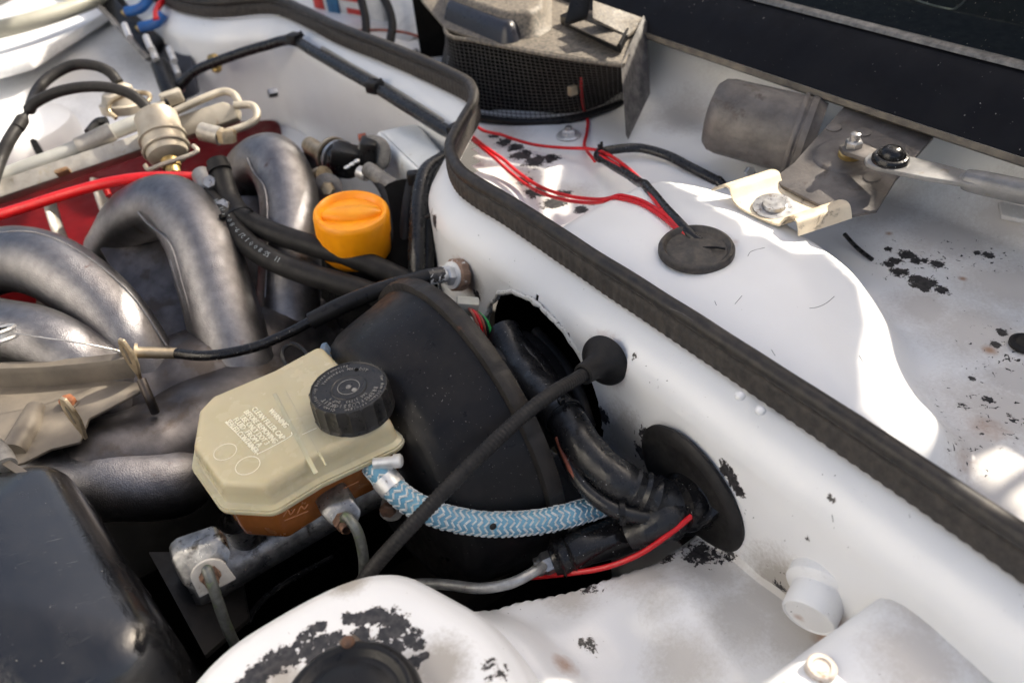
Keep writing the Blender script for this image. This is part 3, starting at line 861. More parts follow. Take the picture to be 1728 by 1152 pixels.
gt.l(gt.ramp(gt.noise(420, 2, .5), .735, .76), mx2.inputs[0]); gt.l(mx.outputs[0], mx2.inputs[1]); gt.l(du.outputs[0], mx2.inputs[2])
gt.l(mx2.outputs[0], gt.t.nodes['Material Output'].inputs[0])
sweep(sc_path, sn, [(-.068, -.3262), (-.26, -.190), (-.262, -.193), (-.070, -.3295)], MB()).build('glass', gt.m, ws)
a_, b_ = PZ(1545, -6, -.31), PZ(1612, 20, -.31)
MB().tube([PZ(1480, -30, -.315), PZ(1545, 0, -.315), PZ(1600, 15, -.315), PZ(1616, 12, -.315), PZ(1632, -4, -.315), PZ(1640, -25, -.315)], .0011, 8).build('sticker_edge', M['trim'], ws)
MB().box(V(.88, 1.0, -.41), (.02, 3.0, .10)).build('screen_frame', M['dark_cloth'], ws)
# ================================================================== COMPONENTS
BC = V(0, .512, -.548)
# ------------------------------------------------------------------ brake servo
sv = thing('brake_servo', 'large round black vacuum brake servo with a crimped rim in front of the bulkhead opening', 'brake servo', (.25, .512, -.70))
fp = [(.150, .0), (.150, .034), (.157, .037), (.1585, .060), (.160, .085), (.162, .100), (.166, .1125), (.173, .1225), (.184, .1295), (.200, .1340), (.222, .1390), (.2425, .1445)]
def servo_mod(i, th):
    return 1 - (.05 * max(0, math.cos(2 * th + 2.2)) ** 3 if 9 <= i <= 21 else 0)
fpl = []
for k in range(len(fp) - 1):
    for j in range(3):
        f = j / 3; fpl.append((fp[k][0] * (1 - f) + fp[k + 1][0] * f, fp[k][1] * (1 - f) + fp[k + 1][1] * f))
fpl.append(fp[-1])
MB().lathe(fpl, BC, V(1, 0, 0), 128, ref=V(0, 0, 1)).build('front_shell', M['booster'], sv, ang=50)
def rim_mod(i, th):
    a = (th * 16 / (2 * math.pi)) % 1
    return 1 - (.010 * math.exp(-((a - .5) / .06) ** 2) if 1 <= i <= 4 else 0)
rim = [(.2425, .140), (.2430, .1495), (.2437, .1510), (.248, .1518), (.2565, .1515), (.2577, .1505), (.2582, .134)]
MB().lathe(rim, BC, V(1, 0, 0), 256, mod=rim_mod, ref=V(0, 0, 1)).build('crimped_rim', mat('servo_rim', (.012, .0115, .0115), (.02, .018, .017), .45, vs=45, bump=.3, dust=.25, dustc=(.055, .045, .038), stain=((.07, .03, .018), .68, 60), spec=.25), sv, ang=40)
MB().lathe([(.2565, .140), (.2590, .122), (.272, .104), (.288, .080), (.300, .062), (.345, .058), (.346, 0)], BC, V(1, 0, 0), 96).build('rear_shell', M['booster'], sv, ang=40)

# ------------------------------------------------------------------ master cylinder
MY, MZ = .507, -.550
mc = thing('master_cylinder', 'cast alloy brake master cylinder lying under the milky fluid reservoir', 'master cylinder', (.07, MY, -.565))
mb = MB().lathe([(-.022, .0), (-.022, .019), (-.019, .0215), (.0, .0215), (.03, .0205), (.10, .020), (.14, .021), (.152, .026), (.156, .026)], V(0, MY, MZ), V(1, 0, 0), 40)
mb.build('cylinder_body', M['mc_alloy'], mc)
MB().lathe([(0, .012), (.006, .014), (.022, .0165), (.03, .0165)], V(.035, MY, MZ + .012), V(0, 0, 1), 28).build('reservoir_neck', M['mc_alloy'], mc)
MB().lathe([(0, .012), (.006, .014), (.022, .0165), (.03, .0165)], V(.115, MY, MZ + .012), V(0, 0, 1), 28).build('reservoir_neck', M['mc_alloy'], mc)
c = D(352, 962, .585)
nrm = V(-.12, -.98, .12).normalized()
mb = MB().prism([D(x, y, .588) for x, y in ((288, 945), (303, 930), (370, 908), (392, 930), (382, 965), (330, 1005), (308, 988))], -nrm * .018, bev=.003)
mb.build('port_boss', M['mc_alloy'], mc)
ux = V(1, -.1, .05).normalized(); uy = nrm.cross(ux).normalized()
if uy.z < 0: uy = -uy
ux = uy.cross(nrm)
ptsd = [c + nrm * .002 + (ux * math.cos(R(a)) + uy * math.sin(R(a))) * .0125 for a in range(-10, 200, 15)] + [c + nrm * .002 - ux * .0135 - uy * .0155, c + nrm * .002 + ux * .0135 - uy * .0155]
MB().prism(ptsd, nrm * .0022, bev=.0005).build('shim_plate', mat('pale_shim', (.56, .53, .48), (.46, .43, .39), .55, metal=.2, vs=120, stain=((.25, .2, .15), .62, 150)), mc)
c2 = D(575, 872, .615)
mb = MB().prism([D(x, y, .62) for x, y in ((540, 868), (556, 855), (596, 842), (612, 862), (606, 884), (562, 892))], -nrm * .03, bev=.003)
mb.build('port_boss', M['mc_alloy'], mc)
def brake_pipe(label, c, pts, group):
    t = thing('brake_pipe', label, 'brake pipe', c, group)
    MB().hexa(c + nrm * .003, nrm, .0074, .007).build('union_nut', M['rusty'], t, ang=20)
    MB().lathe([(0, .005), (.006, .0048), (.007, .004)], c + nrm * .009, nrm, 16).build('pipe_collar', M['rusty'], t)
    MB().tube([c + nrm * .006] + pts, .0040, 12).build('pipe', M['pipe'], t)
brake_pipe('greenish steel brake pipe dropping from the front port beside the pale shim plate', c, [D(350, 962, .572), D(358, 985, .572), D(368, 1015, .58), D(380, 1050, .595), D(398, 1090, .62)], 'brake pipes')
brake_pipe('dark steel brake pipe curving down from the rear port under the brown reservoir', c2, [D(585, 872, .602), D(600, 890, .60), D(609, 915, .605), D(614, 950, .615), D(612, 990, .63)], 'brake pipes')
# hidden-port plug beside the hose clamp
t = thing('port_plug', 'round dark grimy plug under the blue hose clamp', 'plug', D(655, 860, .64))
MB().lathe([(0, 0), (0, .009), (.010, .009), (.012, .007), (.012, 0)], D(662, 850, .66), V(-.5, -.75, .1), 24).build('plug_body', M['grime_grey'], t)
MB().hexa(D(655, 857, .645), V(-.5, -.75, .1), .0065, .005).build('hex_socket', M['rusty'], t)

# ------------------------------------------------------------------ brake fluid reservoir
FL = -.4575
fpx = [(326, 790), (376, 861), (463, 866), (541, 818), (693, 746), (556, 601), (468, 650), (365, 694), (336, 725)]
fl2 = [Vector((p.x, p.y)) for p in dz(fpx, FL)]
# keep the outline a true plan shape: front octagonal tank, waist, narrower rear tank
fl2 = fillet_poly(fl2, .0135, 7)
rs = thing('brake_fluid_reservoir', 'milky plastic brake fluid reservoir with amber fluid and a black screw cap', 'fluid reservoir', (.1, .505, -.50))
lv = [(FL - .0012, inset(fl2, .001)), (FL, fl2), (FL + .0022, inset(fl2, .0002)), (FL + .0030, inset(fl2, .0022)), (FL + .0034, inset(fl2, .0042)), (FL + .0040, inset(fl2, .0048)), (FL + .013, inset(fl2, .0056)), (FL + .0185, inset(fl2, .0066)), (FL + .0212, inset(fl2, .0080)), (FL + .0226, inset(fl2, .0098)), (FL + .0232, inset(fl2, .0122))]
lv = [(z, [p for p in pl]) for z, pl in lv]
MB().loftz(lv).build('upper_shell', M['milky'], rs, ang=50)
TOPZ = FL + .0232
MB().loftz([(FL - .003, inset(fl2, -.0006)), (FL - .001, inset(fl2, -.0012)), (FL + .0006, inset(fl2, -.0010)), (FL + .0012, inset(fl2, .0006))]).build('weld_flange', M['milky'], rs)
low = inset(fl2, .005)
cen = sum(low, Vector((0, 0))) / len(low)
def shrink(pl, k): return [cen + (p - cen) * k for p in pl]
MB().loftz([(FL - .041, shrink(low, .92)), (FL - .038, shrink(low, .945)), (FL - .026, shrink(low, .965)), (FL - .004, shrink(low, .99)), (FL - .002, low)]).build('lower_tank', M['fluid'], rs, ang=50)
# stepped ridge across the waist
w0, w1 = PZ(534, 800, TOPZ), PZ(462, 662, TOPZ)
mid = (w0 + w1) / 2; dv = (w1 - w0).normalized()
rot = lookrot(dv)
MB().box(mid + V(.0, 0, -.0004), ((w1 - w0).length * .98, .0035, .0012), rot, bev=.0009).build('waist_ridge', M['milky'], rs)
MB().box(mid + V(.009, 0, -.0006), ((w1 - w0).length * .93, .0016, .0014), rot, bev=.0006).build('waist_ridge', M['milky'], rs)
# raised lettering
ln = [("WARNING", (456, 692), (477, 724)), ("CLEAN FILLER CAP", (428, 689), (466, 747)), ("BEFORE REMOVING", (415, 694), (456, 752)), ("USE ONLY DOT 3", (408, 703), (443, 754)), ("FLUID  FROM A", (397, 707), (431, 758)), ("SEALED CONTAINER", (385, 710), (424, 769))]
mb = MB()
for body_t, a, b in ln:
    pa, pb = PZ(*a, TOPZ), PZ(*b, TOPZ)
    x = (pb - pa); Lw = x.length * 1.0; x = V(0.10, -1, 0).normalized(); y = V(0, 0, 1).cross(x)
    text_mb(mb, body_t, basis(pa + V(0, 0, .0001) - y * .002, x, y, V(0, 0, 1)), size=.0062, extr=.0007, width=Lw)
mb.build('warning_lettering', M['emboss'], rs, fix=False)
# raised frame line, round moulding marks
mb = MB()
mb.tube([PZ(x, y, TOPZ + .0001) for x, y in ((380, 712), (430, 760), (438, 764), (488, 737), (492, 729))], .00035, 6)
for cx, cy, rr in ((380, 762, .0085), (418, 785, .009)):
    cc = PZ(cx, cy, TOPZ + .0001)
    mb.tube([cc + V(math.cos(a * .2618), math.sin(a * .2618), 0) * rr for a in range(25)], .0003, 6, sm=2)
mb.tube([PZ(510, 733, TOPZ), PZ(534, 722, TOPZ)], .0003, 6)
mb.build('moulding_marks', M['emboss'], rs)
# embossed squiggle on the lower tank's front corner: MAX-style level mark
mb = MB()
for q in (((478, 872), (486, 860), (490, 868), (498, 858)), ((480, 878), (520, 862)), ((502, 866), (508, 854), (514, 858), (520, 850)), ((575, 826), (605, 812))):
    mb.tube([D(x, y, .598) if x < 560 else D(x, y, .633) for x, y in q], .0003, 6, sm=3)
mb.build('level_marks', mat('level_mark', (.26, .095, .03), None, .4), rs)
# hose spigot
sp_a = D(655, 800, .668); 
# cap
capc = PZ(588, 652, -.4115)
cx_ = capc.copy()
NF = 20
def flute(i, th):
    a = (th * NF / (2 * math.pi)) % 1
    return 1 - (.035 * (4 * a * (1 - a)) ** .8 if 2 <= i <= 6 else 0) 
capp = [(-.0235, .0), (-.0235, .0318), (-.0215, .0322), (-.0205, .0316), (-.010, .0316), (-.0025, .0314), (-.0008, .0309), (.0, .0298), (.0002, .0290), (-.0006, .0284), (-.0006, .0145), (.0, .0140), (.0, .0132), (-.0004, .0125), (-.0004, .0)]
# part: cap (flutes cut in the skirt)
capo = MB().lathe([(t, r) for t, r in capp], cx_, V(0, 0, 1), 240, mod=flute).build('screw_cap', M['cap'], rs, ang=28)
mb = MB()
def ring_text(body_t, r, a0, size, wscale=1.0, flip=1):
    a = a0
    for ch in body_t:
        if ch != ' ':
            x = V(-math.sin(a), math.cos(a), 0) * -flip; y = V(math.cos(a), math.sin(a), 0) * flip
            text_mb(mb, ch, basis(cx_ + V(math.cos(a), math.sin(a), 0) * r + V(0, 0, -.0004), x * wscale, y, V(0, 0, 1)), size=size, extr=.00035, align='CENTER', res=1)
        a -= flip * size * .62 * wscale / r
A0 = math.atan2(-.85, -.53)
ring_text('Vor dem Öffnen reinigen   Clean filler cap before removing   ', .0252, A0 + 1.9, .0038, .92)
ring_text('BREMSFLÜSSIGKEIT', .0202, A0 + 1.35, .0050, 1.0)
ring_text('Verwenden Nur DOT', .0202, A0 - 1.9, .0042, .9)
ring_text('SAE J1703  DOT 3', .0162, A0 + .95, .0034, .9)
mb.tube([cx_ + V(math.cos(a * .2618), math.sin(a * .2618), 0) * .0085 + V(0, 0, -.0003) for a in range(25)], .0003, 6, sm=2)
mb.sphere(cx_ + V(0, 0, -.0004), .0022, 12, 6, (1, 1, .5))
mb.sphere(cx_ + V(.002, -.006, -.0004), .0022, 12, 6, (1, 1, .5))
o = mb.build('cap_lettering', M['cap_text'], capo, fix=False)
vh = cx_ + V(.53, .85, 0).normalized() * .0195 + V(.004, -.002, 0)
MB().lathe([(0, .0), (0, .0017), (.0004, .0017), (.0004, 0)], vh + V(0, 0, -.0004), V(0, 0, 1), 14).build('vent_hole', M['pit'], capo)

# ------------------------------------------------------------------ blue braided hose
bh = thing('braided_hose', 'blue hose with white braided cover curving from the reservoir to the bulkhead', 'hose', D(820, 885, .65))
hp = [D(628, 783, .652), D(642, 797, .640), D(656, 815, .637), D(685, 842, .635), (D(740, 869, .638)), D(820, 884, .648), D(900, 881, .660), D(960, 869, .67), D(1015, 852, .685), D(1070, 832, .705)]
HR = .0095
MB().tube(hp, HR, 24, step=.004).build('rubber_sleeve', M['hose_blue'], bh)
C = resample(catmull(hp, 10), .0052)
F = frames(C)
mb = MB()
NS = 12
for i in range(1, len(C) - 1):
    t, a, b = F[i]
    for k in range(NS):
        th = 2 * math.pi * k / NS
        sg = 1 if k % 2 else -1
        rad = a * math.cos(th) + b * math.sin(th)
        tan = -a * math.sin(th) + b * math.cos(th)
        if rad.dot(-C[i]) < -.35 * C[i].length: continue
        d = (t * .70 * sg + tan * .75 + t * 0).normalized()
        w = rad.cross(d)
        ctr = C[i] + rad * (HR + .0001) + V(random.uniform(-1, 1), random.uniform(-1, 1), random.uniform(-1, 1)) * .00038
        hl = .0030 * random.uniform(.85, 1.1); hw = .00095 * random.uniform(.8, 1.3)
        mb.add([ctr - d * hl - w * hw - rad * .0004, ctr - d * hl + w * hw - rad * .0004, ctr + d * hl + w * hw - rad * .0004, ctr + d * hl - w * hw - rad * .0004,
                ctr - d * hl * .7 - w * hw * .5 + rad * .0006, ctr - d * hl * .7 + w * hw * .5 + rad * .0006, ctr + d * hl * .7 + w * hw * .5 + rad * .0006, ctr + d * hl * .7 - w * hw * .5 + rad * .0006],
               [(4, 5, 6, 7), (0, 1, 5, 4), (1, 2, 6, 5), (2, 3, 7, 6), (3, 0, 4, 7)])
tag(mb.build('white_braid', M['hose_white'], bh, fix=False), None, kind='stuff')
CI = min(range(len(C)), key=lambda i: (C[i] - D(655, 813, .637)).length)
t0, a0, b0 = F[CI]
cl = MB().lathe([(-.0055, HR + .0002), (-.0055, HR + .0016), (.0055, HR + .0016), (.0055, HR + .0002)], C[CI], t0, 40).build('hose_clamp', M['bright_steel'], bh)
scp = C[CI] + V(.004, .006, .0135)
MB().box(scp, (.012, .008, .006), lookrot(V(.8, -.58, 0)), bev=.0012).build('clamp_screw_housing', M['bright_steel'], cl)
MB().lathe([(-.012, .0), (-.012, .0042), (.004, .0042), (.004, .0055), (.009, .0055), (.0105, .004), (.0105, 0)], scp + V(.002, -.002, .003), V(.8, -.58, .05), 18).build('clamp_screw', M['bright_steel'], cl)
mb = MB()
for kx, ky, s_ in ((832, 888, .0030),):
    mb.sphere(D(kx, ky, .6375), s_, 10, 6, (1, .8, .9))
mb.build('dirt_blob', M['rubber'], bh)

# ------------------------------------------------------------------ ribbed cable with rubber grommet
rc = thing('ribbed_cable', 'black ribbed cable in front of the brake servo ending in a round rubber grommet', 'cable', D(1020, 610, .70))
gc = PX(1022, 607, BX - .001)
gax = (D(968, 642, .664) - gc).normalized()
cp_ = [D(600, 1000, .612), D(632, 955, .605), (D(700, 880, .600)), D(800, 778, .608), D(880, 703, .625), D(935, 661, .642), D(970, 641, .664), gc + gax * .02]
MB().tube(cp_, lambda i, n: .0058 + (.00016 if i % 3 else -.0004), 14, step=.0011).build('ribbed_sheath', M['rubber'], rc, ang=80)
MB().lathe([(0, .0), (0, .021), (.0015, .0225), (.003, .0222), (.005, .0205), (.009, .016), (.013, .0118), (.018, .0098), (.030, .0092), (.034, .0090), (.0345, .0068), (.030, .006)], gc, gax, 48).build('grommet_cone', M['rubber'], rc, ang=50)

# ------------------------------------------------------------------ big grommet with wiring looms
bg = thing('loom_grommet', 'large oval black rubber grommet carrying the taped wiring through the bulkhead', 'grommet', PX(1172, 818, BX))
gcn = PX(1170, 820, BX - .002)
def oval(i, th): return 1 + .10 * math.cos(2 * (th - 1.0))
MB().lathe([(0, .0), (0, .0515), (.002, .0535), (.004, .0535), (.0065, .051), (.0078, .046), (.0078, .041), (.006, .0385), (.006, .0)], gcn, V(-1, 0, -.03), 64, mod=oval, ref=V(0, 0, 1)).build('grommet_disc', M['rubber'], bg, ang=40)
nk = MB().tube([gcn, D(1180, 834, .674), D(1158, 848, .664), D(1140, 853, .658)], [.034, .030, .0235, .0215], 28)
nk.build('grommet_neck', M['black_gloss'], bg)
lm = thing('wiring_loom', 'thick black taped wiring loom sweeping down from behind the brake servo into the oval grommet', 'wiring loom', D(1050, 810, .68))
lp = [D(850, 560, .80), D(872, 610, .775), D(910, 660, .735), D(955, 708, .70), D(985, 755, .675), (D(1030, 800, .662)), D(1085, 830, .66), D(1150, 850, .665)]
def lr(i, n):
    u = i / n
    return .0165 + .0014 * noise.noise(V(u * 16, 0, 3)) + (.0016 * math.sin(u * 190) * max(0, 1 - abs(u - .86) / .08))
MB().tube(lp, lr, 24, step=.003).build('taped_trunk', M['black_tape'], lm)
def tie(parent, c, ax_, r, head_dir, name='cable_tie'):
    ax_ = Vector(ax_).normalized()
    o = MB().lathe([(-.0022, r), (-.0022, r + .0011), (.0022, r + .0011), (.0022, r)], c, ax_, 28).build(name, M['black_plastic'], parent)
    hd = Vector(head_dir); hd = (hd - ax_ * hd.dot(ax_)).normalized()
    MB().box(c + hd * (r + .0025), (.0065, .0055, .005), lookrot(hd, ax_), bev=.0008).build('tie_head', M['black_plastic'], o)
    MB().box(c + hd * (r + .0055) + hd.cross(ax_) * .002, (.006, .0035, .0011), lookrot(hd, ax_), bev=.0003).build('tie_tail', M['black_plastic'], o)
tie(lm, D(952, 705, .70), D(985, 755, .675) - D(910, 660, .735), .0178, V(-.2, -.3, 1) + AX * .1)
l2 = thing('side_loom', 'thinner black sleeve with a torn copper-brown edge looping below the thick loom', 'wiring loom', D(1030, 850, .655))
MB().tube([D(945, 738, .69), D(965, 785, .675), D(990, 825, .662), D(1035, 858, .652), D(1090, 872, .653), D(1148, 868, .66)], .0068, 16, step=.003).build('sleeve', M['black_tape'], l2)
MB().tube([D(940, 738, .682), D(950, 765, .676), D(962, 790, .669), D(976, 815, .662)], .0022, 10).build('torn_edge', M['rustwire'], l2)
tie(l2, D(1048, 862, .652), V(.8, -.58, -.1), .0085, -AZ + AY * -.9)
MB().tube([D(1062, 905, .664), D(1095, 890, .66), D(1125, 872, .66), D(1155, 862, .665)], [.013, .016, .018, .016], 20).build('flap', M['black_tape'], l2)

hb = thing('hydraulic_pipe', 'plated metal pipe with hex nut entering a black rubber boot under the looms', 'pipe', D(925, 955, .665))
bt = [D(932, 946, .672), D(952, 938, .672), D(985, 922, .674), D(1040, 905, .682), D(1100, 880, .69), D(1150, 862, .70)]
MB().tube(bt, [.0125, .0150, .0155, .0165, .018, .019], 24).build('rubber_boot', M['black_gloss'], hb)
bd_ = (bt[1] - bt[0]).normalized()
for k in (.006, .016):
    MB().lathe([(-.0018, .0148), (0, .0165), (.0018, .0148)], bt[0] + bd_ * k, bd_, 28).build('boot_rib', M['black_gloss'], hb)
MB().hexa(bt[0] + bd_ * .004, -bd_, .0098, .013).build('hex_nut', M['steel'], hb, ang=20)
MB().lathe([(0, .008), (.005, .0078), (.006, .0055)], bt[0] - bd_ * .009, -bd_, 20).build('nut_sleeve', M['steel'], hb)
MB().tube([bt[0] - bd_ * .004, D(898, 966, .655), D(860, 984, .648), D(810, 992, .652), D(755, 986, .668), D(700, 985, .69), D(640, 1000, .71), D(580, 1040, .74)], .0044, 14).build('metal_pipe', M['silver_pipe'], hb)

rw = thing('red_wire', 'single red wire running under the rubber boot up into the oval grommet', 'wire', D(1080, 935, .65))
MB().tube([D(880, 975, .69), D(950, 968, .668), D(1020, 957, .655), D(1080, 934, .647), D(1130, 900, .644), D(1170, 868, .645), D(1197, 846, .65)], .0023, 10).build('insulation', M['red_wire'], rw)
t = thing('floor_clip', 'small black bracket with a bolt half hidden under the oval grommet', 'bracket', D(1150, 900, .68))
MB().hexa(D(1140, 893, .672), V(-.6, -.6, .3), .007, .008).build('clip_bolt', M['black_plastic'], t)
MB().box(D(1152, 888, .69), (.03, .014, .012), lookrot(V(.7, -.6, .1)), bev=.002).build('clip_body', M['black_plastic'], t)

# ------------------------------------------------------------------ coloured wires and connector behind the servo
wc = thing('wire_connector', 'milky connector with red brown and green wires peeping from the bulkhead opening', 'connector', D(795, 525, .85))
MB().box(D(789, 517, .812), (.022, .014, .016), lookrot(V(.8, -.5, -.2)), bev=.002).build('connector_shell', mat('milky_connector', (.5, .49, .42), None, .4, sss=.1), wc)
for k, (mm, dx) in enumerate((('rustwire', 0), ('red_wire', 7), ('rustwire', 13), ('black_plastic', 17), ('green', 22))):
    MB().tube([D(792 + dx * .7, 521 + dx * .3, .802), D(799 + dx, 532 + dx * .4, .792), D(806 + dx, 552 + dx * .35, .790), D(808 + dx, 580, .80)], .0016, 8).build('wire', M[mm], wc)

eh = thing('elbow_hose', 'thick black rubber hose bending out of the bulkhead opening behind the brake servo', 'hose', D(880, 590, .80))
MB().tube([D(845, 575, .84), D(862, 580, .80), D(895, 612, .775), D(925, 655, .755), D(950, 700, .74), D(970, 760, .73)], .0145, 20, step=.004).build('rubber_hose', M['black_gloss'], eh)
MB().tube([D(905, 560, .83), D(945, 606, .79), D(975, 660, .765), D(995, 720, .745)], .006, 14).build('thin_branch', M['rubber'], eh)
# ------------------------------------------------------------------ throttle cable
tc = thing('throttle_cable', 'black throttle cable from the manifold bracket up to the white threaded fitting on the bulkhead', 'cable', D(525, 540, .80))
brd = .803
FWDv = V(.4107598, .66566807, -.62302681)
MB().tube([D(20, 562, .77), D(90, 572, .776), D(150, 581, .784), D(208, 593, brd)], lambda i, n: .00065, 8).build('inner_wire', M['steel'], tc)
MB().lathe([(0, .0035), (.002, .0045), (.006, .0045), (.008, .0035)], D(200, 592, brd), (D(240, 594, brd + .01) - D(200, 592, brd)), 16).build('end_stop', M['steel'], tc)
MB().tube([D(225, 594, brd + .002), D(298, 596, brd + .018)], .0058, 20).build('ferrule', M['zinc'], tc)
MB().lathe([(0, .0), (0, .0088), (.003, .0088), (.003, 0)], D(226, 594, brd + .002), (D(298, 596, brd + .018) - D(238, 594, brd + .004)), 24).build('ferrule_flange', M['zinc'], tc)
MB().tube([D(294, 596, brd + .017), D(350, 600, .812), D(420, 588, .816), D(480, 565, .818), D(530, 539, .82)], .0052, 18).build('sheath', M['black_gloss'], tc)
MB().tube([D(524, 542, .82), D(580, 514, .822), D(650, 487, .828), D(724, 467, .838)], .0088, 20).build('sleeve', M['black_plastic'], tc)
fit = PX(778, 463, BX - .002)
fa = (D(720, 468, .838) - fit).normalized()
MB().tube([D(722, 468, .837), D(748, 463, .844)], .0085, 20).build('painted_collar', white_paint('collar_paint', peel=[(D(735, 460, .838), .012)], gdirt=.1), tc)
MB().lathe([(.0, .0), (0, .017), (.005, .018), (.010, .0175), (.012, .015), (.012, 0)], fit, fa, 10).build('brown_collar', mat('brown_plastic', (.30, .19, .13), (.2, .12, .08), .5, vs=120, stain=((.7, .68, .65), .60, 120)), tc, ang=25)
MB().lathe([(.010, .0), (.010, .0145), (.014, .0145), (.014, .0)], fit, fa, 28).build('white_washer', white_paint('washer_paint', gdirt=.1), tc)
MB().hexa(fit + fa * .014, fa, .0105, .008).build('fitting_nut', M['bright_steel'], tc, ang=20)
MB().lathe([(.02, .007), (.034, .0065), (.036, .005)], fit, fa, 20).build('thread', M['bright_steel'], tc)

# ------------------------------------------------------------------ throttle bracket
tb = thing('throttle_bracket', 'sunlit pressed steel throttle bracket bolted on the manifold at the left edge', 'bracket', D(110, 690, .74))
BZ = PZ(150, 690, -.500).z
P1 = lambda x, y, z=-.500: PZ(x, y, z)
MB().prism([P1(x, y) for x, y in ((-40, 640), (60, 632), (232, 645), (236, 660), (180, 690), (150, 705), (135, 745), (85, 757), (40, 780), (-40, 800))], V(0, 0, -.003), bev=.0008).build('base_plate', M['bracket'], tb)
# upturned flange along the far edge
fl = [P1(-40, 652), P1(30, 650), P1(90, 648), P1(160, 642), P1(228, 634)]
fr_ = catmull(fl, 6)
MB().rings([[p + V(0, 0, 0), p + V(0, .002, .014), p + V(0, .0035, .019), p + V(0, .012, .0205), p + V(0, .012, .0225), p + V(0, .0025, .021), p + V(0, -.0005, .016), p + V(0, -.003, 0)] for p in fr_]).build('upper_flange', M['bracket'], tb)
# raised half-round rib
MB().tube([P1(60, 690, -.500), P1(45, 725, -.499), P1(22, 765, -.499)], [.010, .012, .0125], 20, squash=.9).build('stiffening_rib', M['bracket'], tb)
def tab(cx, base_y, top_y, z, w, name):
    b0 = P1(cx, base_y, z)
    h = .050 if name == 'cable_tab' else .036
    out = []
    for t_, ww in ((0, .10), (.15, .3), (.35, .75), (.55, 1.0), (.75, .9), (.88, .62), (1.0, .35)):
        out.append((t_, ww))
    u = V(.42, -.91, 0).normalized(); tn = V(-u.y, u.x, 0)
    L = [b0 + u * (-w * ww / 2) + V(0, 0, h * t_) for t_, ww in out]; Rr = [b0 + u * (w * ww / 2) + V(0, 0, h * t_) for t_, ww in out][::-1]
    MB().prism(L + Rr, tn * .0035, bev=.0008).build(name, M['zinc'], tb)
    MB().prism([b0 + u * a_ - tn * .0003 + V(0, 0, h * b_) for a_, b_ in ((-.0016, .42), (.0016, .42), (.0022, .75), (0, .84), (-.0022, .75))], tn * .0041).build('tab_slot', M['bracket'], tb)
tab(235, 641, 560, -.500, .019, 'cable_tab')
tab(143, 742, 668, -.500, .019, 'cable_tab')
bq = P1(117, 682)
MB().hexa(bq, V(0, 0, 1), .0075, .008).build('bolt_head', mat('orange_rust', (.28, .10, .04), (.16, .06, .03), .7, vs=200, bump=.5), tb, ang=20)
MB().lathe([(0, .0), (0, .0092), (.0012, .0092), (.0012, 0)], bq, V(0, 0, 1), 24).build('bolt_washer', M['bracket'], tb)
te = thing('cable_end_pulley', 'worn alloy ring holding the throttle wire end at the left edge', 'pulley', D(5, 565, .77))
rcn = D(-4, 566, .77)
MB().lathe([(-.005, .010), (-.006, .0165), (-.004, .0175), (-.002, .0160), (.002, .0160), (.004, .0175), (.006, .0165), (.005, .010)], rcn, V(.1, .35, .93), 36).build('grooved_ring', M['bright_steel'], te)
MB().lathe([(-.004, 0), (-.004, .0045), (.007, .0045), (.007, 0)], rcn, V(.1, .35, .93), 16).build('hub', M['black_plastic'], te)
# ================================================================== ENGINE SIDE
FWD = V(.4107598, .66566807, -.62302681)
# ------------------------------------------------------------------ intake manifold
im = thing('intake_manifold', 'cast alloy intake manifold with four curved runners on the left side of the bay', 'intake manifold', D(300, 650, .86))
def runner(pts, r, label=None, squash=None):
    MB().tube(pts, r, 28, sm=8, squash=squash).build('runner', M['alloy'], im, label=label)
runner([D(-60, 545, .90), D(0, 560, .865), D(60, 572, .845), D(120, 600, .84), D(170, 645, .85), D(210, 720, .87)], [.036, .0355, .035, .034, .034, .034], 'sunlit lowest runner')
runner([D(-70, 470, .97), D(0, 440, .93), D(60, 442, .90), D(120, 472, .885), D(185, 530, .88), D(240, 610, .885), D(285, 700, .90)], [.036, .037, .037, .037, .036, .035, .034])
runner([D(190, 425, 1.08), D(232, 368, 1.02), D(290, 350, .985), D(335, 400, .955), D(362, 480, .94), D(385, 560, .93), D(410, 640, .93), D(420, 720, .94)], [.036, .038, .039, .040, .041, .042, .044, .046])
runner([D(405, 350, 1.13), D(425, 290, 1.09), D(462, 275, 1.06), D(487, 330, 1.035), D(490, 420, 1.01), D(487, 510, 1.0), D(480, 600, .99), D(470, 680, .99)], [.034, .036, .037, .037, .037, .038, .040, .042])
# casting seams along the runners, end flanges
def seam(pts, r, ang):
    C_ = catmull(pts, 8); F_ = frames(C_)
    out = []
    for c_, (t_, a_, b_) in zip(C_, F_):
        v_ = -c_.normalized(); v_ = (v_ - t_ * v_.dot(t_)).normalized(); w_ = t_.cross(v_)
        out.append(c_ + (v_ * math.cos(ang) + w_ * math.sin(ang)) * r)
    MB().tube(out, .0013, 6, sm=1).build('casting_seam', M['alloy'], im)
seam([D(290, 350, .985), D(335, 400, .955), D(362, 480, .94), D(385, 560, .93), D(410, 640, .93)], .0405, .9)
seam([D(0, 440, .93), D(60, 442, .90), D(120, 472, .885), D(185, 530, .88), D(240, 610, .885)], .0368, -.9)
seam([D(462, 275, 1.06), D(487, 330, 1.035), D(490, 420, 1.01), D(487, 510, 1.0)], .0375, .8)
